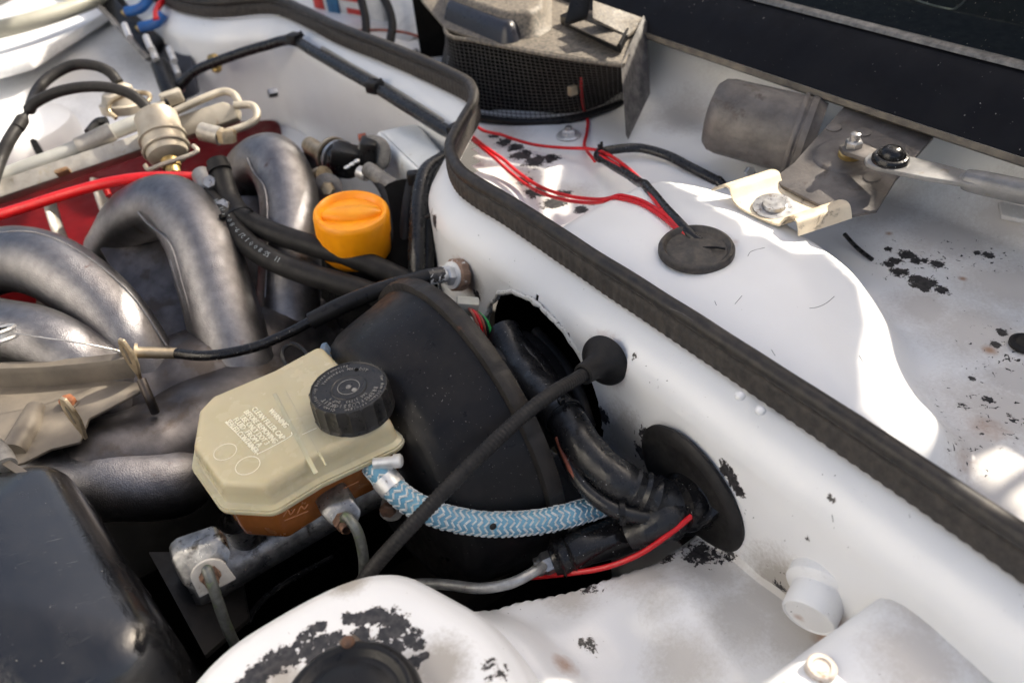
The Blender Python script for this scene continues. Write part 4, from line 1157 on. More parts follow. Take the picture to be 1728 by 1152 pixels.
# plenum body under the runners and the inlet barrel in front
MB().tube([D(90, 800, .80), D(180, 790, .81), D(270, 770, .84), D(350, 730, .88), D(430, 680, .94), D(500, 620, 1.02)], [.040, .052, .058, .062, .062, .058], 32).build('plenum', M['alloy_dark'], im)
MB().tube([D(170, 700, .87), D(250, 680, .90), D(340, 650, .93), D(440, 610, .98), D(520, 560, 1.05)], [.05, .06, .065, .065, .06], 28).build('plenum_roof', M['alloy_dark'], im)
MB().tube([D(60, 770, .79), D(110, 800, .785), D(200, 815, .79), D(290, 812, .81), D(330, 792, .83)], [.03, .033, .036, .036, .030], 28).build('inlet_barrel', M['alloy'], im)
# webs cast between runners
for q in ([(168, 420, 1.02), (290, 370, 1.01), (360, 560, .965), (395, 660, .95), (330, 700, .93), (250, 560, .95)], [(60, 430, .96), (170, 470, .93), (280, 640, .91), (240, 680, .90), (60, 560, .93)], [(385, 330, 1.06), (470, 330, 1.07), (480, 560, 1.02), (450, 640, .99), (400, 560, 1.0)]):
    MB().prism([D(*p) for p in q], FWD * .005, bev=.001).build('web', M['alloy_dark'], im)
# thin ribs with bright edges
for q in ([(290, 440, .925), (325, 545, .905), (368, 640, .90)], [(450, 470, .99), (468, 540, .975), (478, 610, .965)]):
    MB().tube([D(*p) for p in q], .0035, 10).build('cast_rib', M['alloy'], im)
MB().tube([D(238, 640, .79), D(252, 672, .79), D(262, 695, .80)], .0045, 12).build('cast_stud', M['alloy_dark'], im)
MB().tube([D(150, 860, .83), D(250, 842, .83), D(280, 815, .83), D(330, 792, .845)], .003, 8).build('seam_flange', M['alloy_dark'], im)

# ------------------------------------------------------------------ engine cam cover
cc = thing('cam_cover', 'dark red painted engine cam cover glimpsed between the fuel rail and the manifold', 'engine cover', D(180, 400, 1.15))
pl = [PZ(x, y, -.60) for x, y in ((-120, 470), (200, 470), (480, 300), (470, 200), (300, 180), (-120, 260))]
MB().prism(pl, V(0, 0, -.12), bev=.012, seg=3).build('cover_shell', M['red_paint'], cc)
for px, py in ((105, 375), (185, 340)):
    MB().tube([D(px, py + 30, 1.11), D(px - 10, py + 5, 1.11), D(px - 22, py - 35, 1.12)], .012, 10, squash=.4).build('rail_foot', M['rail'], cc)
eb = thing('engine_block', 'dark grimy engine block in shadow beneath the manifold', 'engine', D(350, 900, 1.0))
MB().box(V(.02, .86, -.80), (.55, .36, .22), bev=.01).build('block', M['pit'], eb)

# ------------------------------------------------------------------ red ignition lead
rl = thing('ignition_lead', 'thick bright red lead running across the engine above the runners', 'ignition lead', D(180, 315, 1.05))
MB().tube([D(-40, 374, 1.0), D(40, 350, 1.0), D(110, 328, 1.0), D(180, 309, 1.0), D(250, 299, 1.01), D(334, 299, 1.03)], .0066, 16).build('lead', M['red_lead'], rl)
MB().tube([D(178, 318, 1.02), D(184, 330, 1.02)], .004, 10).build('red_clip', M['red_lead'], rl)
MB().tube([D(330, 299, 1.03), D(350, 300, 1.03)], .0105, 16).build('lead_end', M['rail'], rl)

# ------------------------------------------------------------------ fuel rail
fr2 = thing('fuel_rail', 'dirty grey fuel rail with square bar and pipe lying across the engine', 'fuel rail', D(150, 270, 1.15))
a, b = D(-60, 345, 1.075), D(250, 240, 1.135)
xd = (b - a).normalized()
MB().box((a + b) / 2, ((b - a).length, .022, .030), lookrot(xd, AZ * -.2 + V(-.3, -.6, .75)), bev=.003).build('square_bar', M['rail'], fr2)
MB().tube([D(-40, 315, 1.085), D(30, 288, 1.10), D(100, 262, 1.11), D(170, 232, 1.125), D(240, 203, 1.14)], .0105, 16).build('return_pipe', mat('rail_pipe', (.42, .42, .39), (.35, .35, .33), .5, metal=.3, vs=30), fr2)
MB().tube([D(132, 249, 1.112), D(190, 222, 1.122)], .0125, 16).build('pipe_joint', M['rail'], fr2)
MB().box(D(106, 290, 1.078), (.018, .006, .020), lookrot(xd, AZ * -.2 + V(-.3, -.6, .75)), bev=.003).build('rusty_tag', mat('rust_patch', (.26, .12, .04), (.36, .26, .16), .7, vs=90), fr2)
MB().tube([D(150, 225, 1.14), D(165, 208, 1.15), D(180, 205, 1.15)], .007, 10).build('black_nozzle', M['black_plastic'], fr2)
# cream end block with loops
e1 = [D(x, y, 1.15) for x, y in ((240, 225), (300, 195), (375, 170), (402, 182), (400, 200), (330, 225), (250, 250))]
MB().prism(e1, FWD * .02, bev=.004).build('end_block', M['cream'], fr2)
MB().tube([D(292, 190, 1.14), D(340, 168, 1.15), D(375, 155, 1.16), (D(395, 160, 1.16)), D(404, 176, 1.15)], .0055, 14).build('cream_pipe', M['cream'], fr2)
MB().tube([D(395, 178, 1.14), D(425, 178, 1.14), D(434, 193, 1.13), D(424, 208, 1.12), D(380, 224, 1.11), D(345, 232, 1.11)], .0052, 14).build('return_loop', M['cream'], fr2)
MB().tube([D(340, 222, 1.11), D(372, 230, 1.105)], .0125, 14).build('pipe_union', M['rail'], fr2)
MB().hexa(D(384, 240, 1.10), V(.2, .1, 1), .012, .016).build('brass_union', M['zinc'], fr2)
MB().hexa(D(388, 232, 1.095), V(.2, .1, 1), .009, .010).build('brass_union', M['zinc'], fr2)
MB().box(D(290, 165, 1.16), (.03, .018, .018), lookrot(xd), bev=.003).build('cream_lug', M['cream'], fr2)
MB().box(D(265, 182, 1.15), (.026, .016, .012), lookrot(xd), bev=.003).build('cream_lug', M['cream'], fr2)
tie(fr2, D(292, 196, 1.125), xd, .021, V(0, -.3, 1), 'black_band')
# pressure regulator: upright can with wire clips
pg = thing('fuel_pressure_regulator', 'upright cream metal regulator can clipped on the fuel rail, with a wire clip around it', 'regulator', D(285, 260, 1.09))
ta, tb_ = D(262, 195, 1.105), D(288, 275, 1.085)
ra = (tb_ - ta).normalized()
MB().lathe([(0, 0), (0, .024), (.004, .028), (.035, .028), (.036, .031), (.040, .031), (.041, .028), (.066, .026), (.070, .020), (.072, .0)], ta, ra, 32).build('can', M['cream'], pg)
def loop(c, axis, r, name, parent, m, wr=.0024):
    axis = Vector(axis).normalized(); u = axis.orthogonal().normalized(); w = axis.cross(u)
    MB().tube([c + (u * math.cos(k * .349) + w * math.sin(k * .349)) * r for k in range(19)], wr, 8, sm=3).build(name, m, parent)
loop(ta + ra * .055, ra, .0285, 'wire_clip', pg, M['cream'])
MB().tube([D(244, 278, 1.06), D(252, 286, 1.06), D(275, 277, 1.05), D(320, 262, 1.06), D(333, 254, 1.06), D(326, 246, 1.065)], .003, 8).build('wire_clip', M['cream'], pg)
MB().lathe([(0, .012), (.012, .012), (.013, .009), (.022, .009), (.022, 0)], ta + ra * .072, ra, 18).build('brass_nozzle', M['brass'], pg)
# damper with dome behind
dm = thing('fuel_damper', 'small domed metal damper behind the fuel rail with a bent pipe around it', 'damper', D(215, 170, 1.2))
MB().lathe([(0, 0), (0, .033), (.012, .034), (.014, .030), (.026, .026), (.030, .018), (.036, .017), (.040, .010), (.041, 0)], D(212, 188, 1.22), V(.15, .1, 1), 32).build('dome', mat('damper_metal', (.5, .45, .37), (.36, .32, .27), .45, metal=.4, vs=50), dm)
MB().tube([D(196, 200, 1.18), D(183, 186, 1.18), D(190, 170, 1.18), D(220, 158, 1.18), D(248, 158, 1.18), D(252, 168, 1.18), D(235, 180, 1.17)], .0034, 10).build('bent_pipe', M['zinc'], dm)
# rubber fuel hoses
fh = thing('fuel_hose', 'front black rubber fuel hose arching from the left edge to the regulator can', 'hose', D(150, 148, 1.12), 'fuel hoses')
MB().tube([D(256, 198, 1.10), D(248, 182, 1.10), D(222, 160, 1.10), D(185, 148, 1.10), D(140, 147, 1.10), D(95, 156, 1.10), D(60, 173, 1.10), D(48, 186, 1.10)], .0072, 14).build('rubber_hose', M['rubber'], fh)
MB().tube([D(49, 184, 1.10), D(44, 192, 1.098), D(38, 202, 1.096), D(30, 216, 1.09)], [.0075, .0035, .0085, .0085], 14).build('crimp', M['rubber'], fh)
MB().tube([D(34, 208, 1.095), D(15, 238, 1.08), D(0, 270, 1.07), D(-14, 310, 1.05)], .0082, 14).build('rubber_hose', M['rubber'], fh)
fh2 = thing('fuel_hose', 'rear black rubber fuel hose arching behind to the domed damper', 'hose', D(120, 115, 1.2), 'fuel hoses')
MB().tube([D(200, 140, 1.2), D(185, 122, 1.2), D(160, 111, 1.2), D(125, 110, 1.2), D(90, 126, 1.19), D(65, 150, 1.17), D(50, 185, 1.12)], .0078, 14).build('rubber_hose', M['rubber'], fh2)

# ------------------------------------------------------------------ coolant hoses
ch = thing('coolant_hose', 'upper plain black coolant hose running under the orange cap', 'hose', D(520, 410, .97), 'coolant hoses')
MB().tube([D(366, 272, .99), D(376, 300, .985), D(388, 335, .98), D(410, 366, .965), D(460, 392, .955), D(530, 415, .945), D(610, 440, .94), D(700, 480, .94)], .0125, 20).build('rubber_hose', M['rubber'], ch)
MB().lathe([(-.004, .0125), (-.004, .0140), (.004, .0140), (.004, .0125)], D(370, 285, .985), D(376, 300, .985) - D(366, 272, .99), 24).build('hose_rim', M['rubber'], ch)
ch2 = thing('coolant_hose', 'lower black coolant hose with white printed figures along it', 'hose', D(500, 450, .94), 'coolant hoses')
c2p = [D(352, 330, .985), D(375, 362, .965), D(400, 395, .95), D(440, 428, .938), D(500, 456, .928), D(570, 477, .92), D(640, 500, .92), D(700, 530, .93)]
MB().tube(c2p, .0130, 20).build('rubber_hose', M['rubber'], ch2)
Cc = resample(catmull(c2p, 10), .0036)
Fc = frames(Cc)
mb = MB()
txt = "11 558 00 12/9-8 027/1 84"
s_ = .0086
i0 = 16
Lc = len(Cc)
tcs = list(txt)
pos = 0.030
for chh in tcs[::-1]:
    i = int(pos / .0036)
    if i >= Lc - 1: break
    t, a, b = Fc[i]
    out = (-Cc[i].normalized()); rad = (out - t * out.dot(t)).normalized()
    dn = t.cross(rad)
    rad2 = (rad * math.cos(.25) + dn * math.sin(.25) * (1 if dn.dot(AY) < 0 else -1)).normalized()
    up = rad2.cross(t) * 1
    # printed upside-down as in the picture: text reads from lower right to upper left
    xdir = -t; ydir = rad2.cross(xdir)
    if chh != ' ':
        text_mb(mb, chh, basis(Cc[i] + rad2 * .01325 - ydir * s_ * .35, xdir, ydir, rad2), size=s_, extr=.0001, align='CENTER', res=1)
    pos += s_ * (.62 if chh != ' ' else .42)
mb.build('printed_figures', M['white_print'], ch2, fix=False)
tie(ch2, D(402, 370, .955), D(410, 366, .965) - D(376, 320, .985) , .0185, V(-.6, -.5, .3))
ct = thing('coolant_outlet', 'alloy coolant outlet stub with bolts beside the hoses', 'pipe fitting', D(355, 320, 1.0))
MB().tube([D(340, 295, 1.02), D(352, 320, 1.0), D(372, 350, .985)], [.012, .014, .013], 16).build('stub', M['rail'], ct)
MB().hexa(D(356, 310, .98), V(-.3, -.6, .7), .009, .008).build('stub_bolt', M['steel'], ct)
MB().hexa(D(378, 350, .965), V(-.3, -.6, .7), .009, .008).build('stub_bolt', M['steel'], ct)

# ------------------------------------------------------------------ orange filler cap
oc = thing('filler_cap', 'round orange plastic filler cap with a raised grip on a black neck', 'cap', D(595, 400, .95))
oa = V(.05, -.12, 1).normalized()
ob = D(597, 392, .955)
u0 = D(650, 345, .95) - D(540, 375, .95); u0 = (u0 - oa * u0.dot(oa)).normalized(); w0 = oa.cross(u0)
MB().lathe([(-.03, 0), (-.03, .036), (-.022, .0415), (-.004, .0415), (.002, .043), (.024, .0432), (.0285, .0425), (.031, .0405), (.0315, .038), (.030, .036), (.0245, .033), (.024, .0)], ob, oa, 72, mod=lambda i, th: 1 + (.006 * math.cos(20 * th) if 4 <= i <= 5 else 0)).build('cap_body', M['orange'], oc)
gr = []
for k in range(25):
    t = -1 + 2 * k / 24
    h = .0235 + .009 * (1 - abs(t) ** 5)
    wv = .013 * (1 - .72 * abs(t) ** 2)
    c_ = ob + u0 * t * .0375
    gr.append([c_ + w0 * (x * wv) + oa * (h if abs(x) < .6 else (.0235 + (h - .0235) * (.72 if abs(x) < .9 else 0))) for x in (-1, -.85, -.5, 0, .5, .85, 1)] )
MB().rings(gr, closed=False, caps=False).build('grip_bar', M['orange'], oc, thick=-.001, ang=70)
MB().lathe([(-.12, .040), (-.034, .038), (-.028, .034)], ob, oa, 40).build('black_neck', M['black_plastic'], oc)

# ------------------------------------------------------------------ cluster behind the cap
tk = thing('heater_valve', 'dirty dark valve with clamps and short pipes behind the orange cap', 'valve', D(580, 270, 1.1))
MB().tube([D(522, 245, 1.16), D(545, 260, 1.13), D(560, 270, 1.12)], .012, 14).build('pipe_stub', M['zinc'], tk)
MB().lathe([(0, 0), (0, .022), (.03, .024), (.05, .020), (.05, 0)], D(560, 262, 1.13), (D(605, 285, 1.08) - D(560, 262, 1.13)), 24).build('valve_body', M['black_gloss'], tk)
for q in (.006, .022):
    MB().lathe([(-.003, .023), (-.003, .0262), (.003, .0262), (.003, .023)], D(560, 262, 1.13) + (D(605, 285, 1.08) - D(560, 262, 1.13)).normalized() * q, D(605, 285, 1.08) - D(560, 262, 1.13), 24).build('clamp', M['zinc'] if q < .01 else M['steel'], tk)
MB().box(D(588, 262, 1.09), (.045, .03, .022), lookrot(V(.8, -.5, -.3)), bev=.004).build('valve_box', M['black_plastic'], tk)
for k in range(3):
    MB().sphere(D(586 + k * 8, 282 - k * 5, 1.06), .0035, 10, 6, (1.4, 1, .7)).build('steel_pin', M['bright_steel'], tk)
MB().lathe([(0, 0), (0, .017), (.012, .019), (.014, .013), (.014, 0)], D(556, 316, 1.07), V(-.5, -.75, .4), 20).build('end_plug', M['grime_grey'], tk)
MB().hexa(D(554, 318, 1.055), V(-.5, -.75, .4), .009, .008).build('plug_nut', M['zinc'], tk)
MB().tube([D(537, 300, 1.08), D(548, 296, 1.07)], .013, 12).build('lit_stub', M['zinc'], tk)
dv_ = thing('vacuum_valve', 'black valve with a knurled grey disc standing before the white box', 'valve', D(628, 258, 1.08))
MB().lathe([(0, 0), (0, .021), (.004, .024), (.010, .024), (.012, .020), (.012, 0)], D(636, 258, 1.09), V(-.75, -.5, .3), 28, mod=lambda i, th: 1 + .02 * math.cos(24 * th)).build('knurled_disc', M['grime_grey'], dv_)
MB().box(D(622, 262, 1.085), (.022, .03, .045), lookrot(V(.8, -.5, -.2)), bev=.004).build('valve_body', M['black_plastic'], dv_)
MB().tube([D(606, 235, 1.1), D(618, 233, 1.1)], .007, 10).build('rusty_spout', M['rustwire'], dv_)
hs = thing('vacuum_hose', 'thin grey-black hose curving down beside the orange cap', 'hose', D(655, 330, 1.02))
MB().tube([D(615, 292, 1.07), D(632, 302, 1.05), D(648, 325, 1.02), D(660, 360, 1.0), D(664, 410, .98), D(668, 470, .97)], .0052, 12).build('rubber_hose', M['rubber'], hs)
MB().tube([D(606, 290, 1.065), D(620, 296, 1.06)], .0085, 12).build('hose_end', M['bright_steel'], hs)
wb = thing('white_box', 'weathered white sheet metal box against the far bulkhead', 'box', D(690, 270, 1.08))
q = [PZ(x, y, -.47) for x, y in ((628, 222), (706, 204), (764, 272), (744, 296), (716, 306))]
q2 = [Vector((p.x, p.y)) for p in q]
q2 = round_poly(q2, [.012, .02, .01, .01, .012], 4)
MB().loftz([(-.57, q2), (-.482, q2), (-.475, inset(q2, .0015)), (-.4705, inset(q2, .005)), (-.470, inset(q2, .009))]).build('box_shell', M['box_white'], wb, ang=50)
MB().tube([D(620, 285, 1.05), D(660, 312, 1.03), D(700, 330, 1.02)], .010, 12).build('lower_pipe', M['grime_grey'], wb)
vh_ = thing('vertical_loom', 'thick black taped loom bending down along the left end of the white bulkhead', 'wiring loom', D(720, 350, .98))
MB().tube([D(765, 258, 1.02), D(745, 272, 1.0), D(722, 288, .985), D(711, 320, .97), D(706, 370, .955), D(704, 430, .945), D(705, 500, .95)], .0105, 16).build('taped_trunk', M['black_tape'], vh_)
MB().tube([D(752, 275, 1.0), D(735, 300, .985), D(727, 340, .97), D(722, 400, .955), D(720, 480, .95)], .0085, 14).build('taped_branch', M['black_plastic'], vh_)
MB().tube([D(698, 300, 1.0), D(690, 340, .99), D(684, 400, .98), D(680, 470, .97)], .008, 12).build('taped_branch', M['rubber'], vh_)
MB().box(D(700, 302, .99), (.018, .014, .02), lookrot(V(.8, -.5, 0)), bev=.003).build('loom_clip', M['black_plastic'], vh_)
MB().tube([D(735, 360, .93), D(722, 366, .94)], .003, 8).build('hook', M['black_plastic'], vh_)
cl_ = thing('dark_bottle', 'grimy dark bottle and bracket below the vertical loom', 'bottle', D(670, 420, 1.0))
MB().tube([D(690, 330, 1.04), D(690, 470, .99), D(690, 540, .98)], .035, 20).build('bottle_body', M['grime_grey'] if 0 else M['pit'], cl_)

# blue plug and looped wire beside the reservoir
bp = thing('blue_plug', 'faded blue plug with a yellow tab behind the reservoir', 'plug', D(540, 605, .73))
MB().box(D(538, 607, .735), (.020, .016, .014), lookrot(V(.75, -.6, .3)), bev=.003).build('plug_shell', M['blue_plastic'], bp)
MB().box(D(559, 600, .75), (.012, .012, .009), lookrot(V(.75, -.6, .3)), bev=.0015).build('yellow_tab', M['yellow'], bp)
MB().box(D(550, 600, .742), (.006, .020, .016), lookrot(V(.75, -.6, .3)), bev=.0015).build('plug_collar', M['blue_plastic'], bp)
MB().tube([D(524, 606, .745), D(512, 590, .76), D(494, 580, .77), D(478, 590, .77), D(480, 610, .765), D(500, 632, .75), D(520, 645, .74)], .0020, 8).build('looped_wire', M['black_plastic'], bp)

# ------------------------------------------------------------------ worn black cover, lower left
ab = thing('airbox_cover', 'scratched glossy black plastic cover filling the lower left corner', 'cover', D(120, 1000, .55))
AZ_ = -.462
apx = [(98, 768), (306, 1090), (70, 1225), (-330, 1370), (-330, 880)]
a2 = [Vector((p.x, p.y)) for p in dz(apx, AZ_ - .012)]
a2 = fillet_poly(a2, .036, 8)
cen2 = Vector((-.16, .52))
lv = [(AZ_ - .22, inset(a2, -.004)), (AZ_ - .06, inset(a2, -.002)), (AZ_ - .032, a2), (AZ_ - .022, inset(a2, .0016)), (AZ_ - .014, inset(a2, .0048)), (AZ_ - .0075, inset(a2, .0095)), (AZ_ - .0030, inset(a2, .0155)), (AZ_ - .0005, inset(a2, .0220))] + [(AZ_ - .0005 + .020 * (1 - k * k), [cen2 + (p - cen2) * k for p in inset(a2, .022)]) for k in (.94, .85, .7, .5, .25, .05)]
MB().loftz(lv).build('cover_shell', M['airbox'], ab, ang=80)
t = thing('hose_end', 'small dark pipe end with a tan strap at the left edge above the black cover', 'pipe fitting', D(5, 775, .68))
MB().tube([D(-20, 745, .70), D(2, 765, .69), D(12, 785, .68)], .008, 14).build('pipe_end', M['grime_grey'], t)
MB().box(D(18, 785, .675), (.04, .006, .002), lookrot(PZ(40, 800, -.5) - PZ(0, 775, -.5)), bev=.0005).build('tan_strap', M['bracket'], t)

# ------------------------------------------------------------------ suspension mount on the near tower
sm = thing('suspension_mount', 'black domed suspension mount cap in the middle of the near white tower', 'suspension mount', V(TC.x, TC.y, TZ))
mcx = PZ(592, 1192, TZ + .006)
MB().lathe([(-.02, .043), (-.004, .0425), (.002, .0408), (.0050, .0378), (.0058, .0352), (.0048, .0330), (.002, .0310), (.0015, .029), (.004, .025), (.006, .017), (.006, .0)], mcx, V(0, 0, 1), 64).build('mount_cap', M['black_plastic'], sm, ang=60)
sc_ = PZ(593, 1098, TZ + .002)
st = MB().lathe([(0, 0), (0, .0042), (.011, .0042), (.0125, .003), (.0125, 0)], sc_, V(0, 0, 1), 16).build('stud', M['rusty'], sm)
MB().hexa(sc_, V(0, 0, 1), .0085, .006).build('stud_nut', mat('brown_nut', (.22, .17, .12), (.12, .09, .07), .55, metal=.4, vs=150), sm, ang=20)
# ================================================================== COWL THINGS
FZ_ = FZ
# ------------------------------------------------------------------ wiring grommet and wires on the hump
cg = thing('cowl_grommet', 'round dark rubber grommet on the white hump with red wires rising out of it', 'grommet', PZ(1175, 420, -.428))
gc2 = PZ(1175, 421, -.4240)
for _ in range(8): gc2 = PZ(1175, 421, cowl(gc2.x, gc2.y).z + .0030)
MB().lathe([(-.002, 0), (-.002, .0345), (.002, .0345), (.0045, .033), (.0052, .0305), (.0035, .0285), (.0012, .027), (.0008, .018), (.003, .012), (.003, 0)], gc2, V(-.03, -.05, 1), 48).build('rubber_disc', mat('cowl_grommet_rubber', (.045, .04, .036), (.03, .027, .025), .55, vs=60, dust=.5, dustc=(.16, .13, .10)), cg, ang=50)
MB().tube([gc2 + V(.004, -.004, .002), gc2 + V(.010, -.012, .0035), gc2 + V(.016, -.020, .003)], .0012, 6).build('split_ridge', M['rubber'], cg)
def zpath(l, lift=.0018):
    out = []
    for p in resample(catmull([PZ(x, y, z) for x, y, z in l], 8), .006):
        z = cowl(p.x, p.y).z + lift
        out.append(V(p.x, p.y, max(p.z, z)))
    for _ in range(6):
        zs = [p.z for p in out]
        for i in range(1, len(out) - 1):
            out[i].z = max((zs[i - 1] + zs[i] + zs[i + 1]) / 3, cowl(out[i].x, out[i].y).z + lift)
    return out
end = (1168, 412, -.422)
rws = [
 ('upper red wire crossing from the seal to the cable tie on the cowl', [(785, 200, -.462), (812, 217, -.455), (850, 230, -.466), (900, 244, -.468), (950, 250, -.466), (1000, 252, -.456), (1035, 266, -.448), (1075, 298, -.437), (1110, 340, -.424), (1140, 372, -.416), end]),
 ('lower red wire nearest the seal on the cowl', [(778, 222, -.468), (810, 246, -.458), (838, 270, -.462), (866, 296, -.466), (905, 322, -.462), (955, 338, -.452), (1010, 344, -.440), (1065, 350, -.430), (1110, 364, -.420), (1140, 384, -.416), (1163, 414, -.422)]),
 ('lower red wire running just beside the one nearest the seal', [(786, 222, -.468), (820, 248, -.458), (850, 270, -.462), (880, 296, -.466), (918, 318, -.460), (965, 332, -.450), (1020, 338, -.438), (1075, 344, -.428), (1120, 362, -.417), (1148, 384, -.414), (1170, 412, -.422)]),
 ('thin red wire hanging from the heater blower down to the cable tie', [(983, 110, -.41), (981, 150, -.44), (986, 190, -.475), (992, 205, -.476), (990, 225, -.475), (986, 246, -.472), (996, 262, -.466), (1004, 272, -.462)]),
 ('red wire lying against the black loom', [(1012, 262, -.455), (1050, 285, -.445), (1085, 318, -.432), (1112, 350, -.420), (1142, 380, -.413), (1174, 413, -.422)]),
]
for lb, pth in rws:
    t = thing('red_wire', lb, 'wire', PZ(*pth[len(pth) // 2]), 'red wires on the cowl')
    MB().tube(zpath(pth), .0021, 10).build('insulation', M['red_wire'], t)
bl = thing('black_loom', 'twisted black taped loom dropping with the red wires into the cowl grommet', 'wiring loom', PZ(1090, 320, -.43))
MB().tube(zpath([(1008, 262, -.458), (1035, 280, -.452), (1068, 300, -.440), (1100, 330, -.426), (1135, 365, -.414), (1160, 390, -.414), (1180, 416, -.424)]), .0052, 14, squash=.7).build('taped_trunk', M['black_tape'], bl)
zb = zpath([(1008, 258, -.462), (1040, 252, -.464), (1080, 250, -.466), (1125, 262, -.468), (1165, 282, -.470), (1215, 308, -.474)])
MB().tube(zb + [zb[-1] + (zb[-1] - zb[-5]).normalized() * .03 + V(0, 0, -.02)], .0060, 14, squash=.6).build('taped_branch', M['black_tape'], bl)
tie(bl, PZ(1014, 262, -.452), PZ(1035, 280, -.452) - PZ(1008, 262, -.458), .0078, V(0, 0, 1))
MB().tube(zpath([(1425, 395, -.47), (1445, 418, -.475), (1472, 438, -.476)]), .0022, 8).build('loose_end', M['black_tape'], bl)

# ------------------------------------------------------------------ nuts on the cowl
nutp = [((960, 229), 'bright nut and washer below the blower'), ((1135, 129), 'nut and washer on the white wall right of the blower'), ((703, 96), 'blurred nut left of the blower grille')]
first = None
for (px, py), lb in nutp:
    p = PZ(px, py, FZ_)
    for _ in range(6): p = PZ(px, py, cowl(p.x, p.y).z + .0006)
    if first is None:
        first = thing('washer_nut', lb + ' on the cowl', 'nut', p, 'nuts on the cowl')
        MB().lathe([(0, 0), (0, .0165), (.0012, .0165), (.003, .0150), (.0032, 0)], p, V(0, 0, 1), 32).build('washer', M['bright_steel'], first)
        MB().hexa(p + V(0, 0, .003), V(0, 0, 1), .0095, .006).build('nut', M['bright_steel'], first, ang=20)
        MB().lathe([(0, .0048), (.012, .0048), (.0132, .004), (.0132, 0)], p, V(0, 0, 1), 14).build('stud', M['steel'], first)
    else:
        r_ = first.copy(); COL.objects.link(r_); r_.location = p; r_['label'] = lb + ' on the cowl'
        for c_ in list(first.children):
            k_ = c_.copy(); COL.objects.link(k_); k_.parent = r_

# ------------------------------------------------------------------ heater blower
hbw = thing('heater_blower', 'black heater blower housing with mesh grille sides and dusty top shell on the cowl', 'heater blower', PZ(900, 190, -.478))
bot = catmull(dz([(742, 120), (746, 165), (775, 188), (830, 200), (900, 205), (970, 198), (1050, 172)], -.470), 8)
ftop = [PZ(x, y, -.382) for x, y in ((768, -8), (752, 55), (800, 70), (850, 80), (905, 91), (980, 103), (1052, 112))]
top = catmull(ftop, 8)
bot = resample(bot, .002); top = resample(top, .002)
def lerp_i(P, f):
    x = f * (len(P) - 1); i = min(int(x), len(P) - 2); return P[i].lerp(P[i + 1], x - i)
mb = MB()
NV, NH = 62, 20
def wallp(u, v):
    a, b = lerp_i(bot, u), lerp_i(top, u)
    return a.lerp(b, v)
for i in range(NV + 1):
    u = i / NV
    mb.tube([wallp(u, .0), wallp(u, .5), wallp(u, 1)], .0005, 5, sm=2)
for j in range(NH + 1):
    v = j / NH
    mb.tube([wallp(k / 30, v) for k in range(31)], .00055, 5, sm=1)
tag(mb.build('mesh_grille', mat('grille_plastic', (.018, .016, .015), (.03, .027, .024), .5, vs=60, dust=.35, dustc=(.13, .11, .085)), hbw), None, kind='stuff')
mb = MB()
mb.tube([wallp(k / 30, 0) + V(0, 0, -.002) for k in range(31)], .0055, 10, sm=1)
mb.build('base_rim', M['black_plastic'], hbw)
mb = MB()
mb.tube([wallp(k / 30, 1) + V(0, 0, .001) for k in range(31)], .003, 8, sm=1)
mb.build('top_rim', M['dusty_black'], hbw)
# dark backing sheet added behind the mesh so the interior reads as shade
iw = V(.81, .58, 0) * .035
MB().grid(lambda u, v: wallp(u, v) + iw, [k / 40 for k in range(41)], [-.3, 0, .25, .5, .75, 1]).build('grille_backing', M['pit'], hbw, thick=.002, fix=False)
# motor and windings inside
ctr = PZ(925, 120, -.44) + V(.06, .05, 0)
MB().lathe([(0, 0), (0, .045), (.06, .045), (.07, .03), (.07, 0)], V(ctr.x, ctr.y, -.475), V(0, 0, 1), 28).build('motor', M['pit'], hbw)
MB().box(V(ctr.x + .10, ctr.y + .10, -.43), (.02, .5, .10), lookrot(V(.8, -.58, 0).cross(V(0, 0, 1)))).build('inner_wall', M['pit'], hbw)
for q in ([(885, 95, -.40), (900, 120, -.42), (925, 135, -.44), (940, 140, -.45)], [(925, 95, -.40), (945, 115, -.42), (958, 140, -.44)], [(975, 100, -.40), (965, 125, -.42), (955, 150, -.44)], [(912, 95, -.40), (930, 118, -.42)]):
    MB().tube([PZ(*p) + V(.012, .009, 0) for p in q], .0035, 8).build('copper_lead', M['copper'], hbw)
for px, py in ((838, 92), (852, 85), (845, 105), (963, 158)):
    MB().box(PZ(px, py, -.42) + V(.008, .006, 0), (.012, .008, .012), bev=.001).build('terminal', M['zinc'], hbw)
# top shell
tpl = [PZ(x, y, -.382) for x, y in ((690, -30), (714, 8), (752, 52), (800, 68), (850, 79), (905, 90), (980, 102), (1055, 112), (1085, 28), (1010, -20))]
MB().prism(tpl, V(0, 0, .004), bev=.0012).build('top_plate', M['dusty_black'], hbw)
h1 = [PZ(x, y, -.377) for x, y in ((775, -20), (748, 24), (800, 45), (850, 64), (902, 62), (925, 48), (925, -10), (850, -40))]
h1p = round_poly([Vector((p.x, p.y)) for p in h1], .012, 4)
MB().loftz([(-.379, inset(h1p, -.006)), (-.376, inset(h1p, -.004)), (-.374, h1p), (-.352, inset(h1p, .004)), (-.346, inset(h1p, .008)), (-.345, inset(h1p, .014))]).build('raised_housing', M['dusty_black'], hbw, ang=60)
d1 = fillet_poly([Vector((p.x, p.y)) for p in dz([(778, -18), (750, 16), (862, 62), (892, 28)], -.365)], .012, 5)
MB().loftz([(-.378, inset(d1, -.004)), (-.366, d1), (-.359, inset(d1, .003)), (-.355, inset(d1, .007)), (-.3535, inset(d1, .0105))]).build('dark_bulge', mat('clean_black', (.016, .017, .024), (.022, .022, .03), .35, vs=30), hbw, ang=60)
s1 = dz([(945, 40), (972, 28), (1062, 62), (1048, 92)], -.3765)
